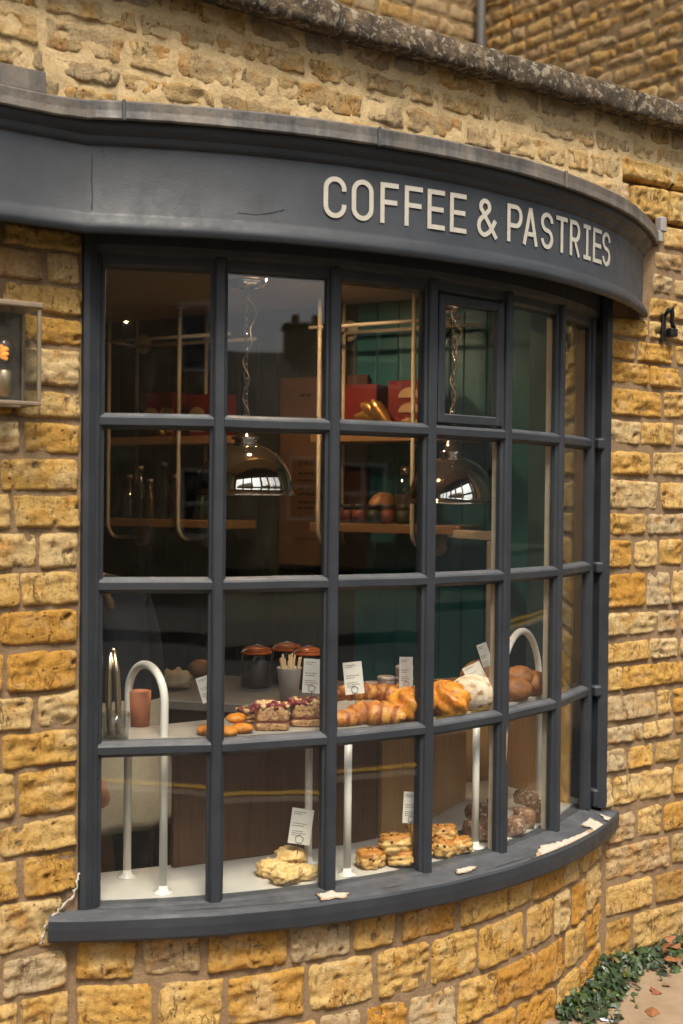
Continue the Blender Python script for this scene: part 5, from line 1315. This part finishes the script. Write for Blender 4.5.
tag(mb.build('ivy', [M_IVY, simple('ivy_yellowed', (.12, .10, .02), .6, var=.5, scale=30), simple('ivy_young', (.035, .065, .015), .4, var=.4, scale=30)]), 'dark green ivy creeping along the foot of the stone wall', 'ivy', kind='stuff')
M_DRY = [simple('dry_leaf_orange', (.22, .085, .03), .8, var=.3, scale=50), simple('dry_leaf_red', (.20, .06, .025), .8, var=.3, scale=50), simple('dry_leaf_brown', (.2, .11, .05), .8, var=.3, scale=50)]
def dry(px, py, s, mi, label, grp='fallen leaves by the wall', dz=.0):
    p = on_z(px, py, .006+dz); mb = MB(); leaf(mb, V3((0, 0, 0)), s, V3((R_.uniform(-.4, .4), R_.uniform(-.4, .4), 1)), R_.uniform(0, 6.3))
    mb.add([v for v in ()], []); o = mb.build('fallen_leaf', M_DRY[mi]); place(o, p+V3((0, 0, .006))); tag(o, label, 'leaf', grp)
dry(652, 1013, .05, 0, 'orange fallen leaf alone on the bare paving near the bottom edge')
dry(656, 992, .042, 1, 'narrow red brown leaf on the paving in front of the ivy')
dry(667, 986, .028, 2, 'small brown leaf on the paving just below the ivy edge')
dry(637, 1006, .012, 2, 'tiny brown leaf fragment on the paving')
for k in range(11):
    dry(R_.uniform(655, 690), R_.uniform(938, 962), R_.uniform(.03, .05), R_.choice([0, 0, 1, 2]), 'orange brown leaf in the heap against the foot of the right wall', 'leaves heaped by the right wall', .02+R_.uniform(0, .05))
p = on_z(608, 1021, .003); mb = MB(); mb.box((0, 0, .0035), (.05, .02, .002), Matrix.Rotation(.15, 3, 'Y')); o = mb.build('paper_scrap', simple('scrap_paper', (.6, .6, .66), .7)); place(o, p, -.5); tag(o, 'pale scrap of paper on the paving at the ivy edge', 'litter')
# ------------------------------------------------------------------ world
S.render.engine = 'CYCLES'
w = bpy.data.worlds.new('World'); S.world = w; w.use_nodes = True; nt = w.node_tree
bg = nt.nodes['Background']; sky = nt.nodes.new('ShaderNodeTexSky'); sky.sky_type = 'NISHITA'; sky.sun_disc = False
SUN_EL, SUN_AZ = 58, 203           # azimuth from +y clockwise: the light comes over the street from the left
sky.sun_elevation = radians(SUN_EL); sky.sun_rotation = radians(SUN_AZ)
sky.air_density = 1.0; sky.dust_density = 4.0; sky.ozone_density = .6
hs = nt.nodes.new('ShaderNodeHueSaturation'); hs.inputs['Saturation'].default_value = .12; hs.inputs['Value'].default_value = 1.0
nt.links.new(sky.outputs[0], hs.inputs['Color']); nt.links.new(hs.outputs[0], bg.inputs['Color']); bg.inputs['Strength'].default_value = .07
ld = bpy.data.lights.new('sun', 'SUN'); ld.energy = 1.5; ld.angle = radians(16); ld.color = (1, .89, .72)
lo = bpy.data.objects.new('sun', ld); COL.objects.link(lo)
dirv = V3((sin(radians(SUN_AZ))*cos(radians(SUN_EL)), cos(radians(SUN_AZ))*cos(radians(SUN_EL)), sin(radians(SUN_EL))))
lo.rotation_euler = dirv.to_track_quat('Z', 'Y').to_euler(); lo.location = (-4, -6, 9)
vs = S.view_settings; vs.view_transform = 'Standard'; vs.look = 'None'; vs.exposure = 1.6; vs.gamma = 1; vs.use_curve_mapping = False
S.cycles.max_bounces = 14; S.cycles.transparent_max_bounces = 32; S.cycles.glossy_bounces = 6; S.cycles.diffuse_bounces = 5
S.cycles.sample_clamp_indirect = 6.0; S.cycles.caustics_reflective = False; S.cycles.use_denoising = True
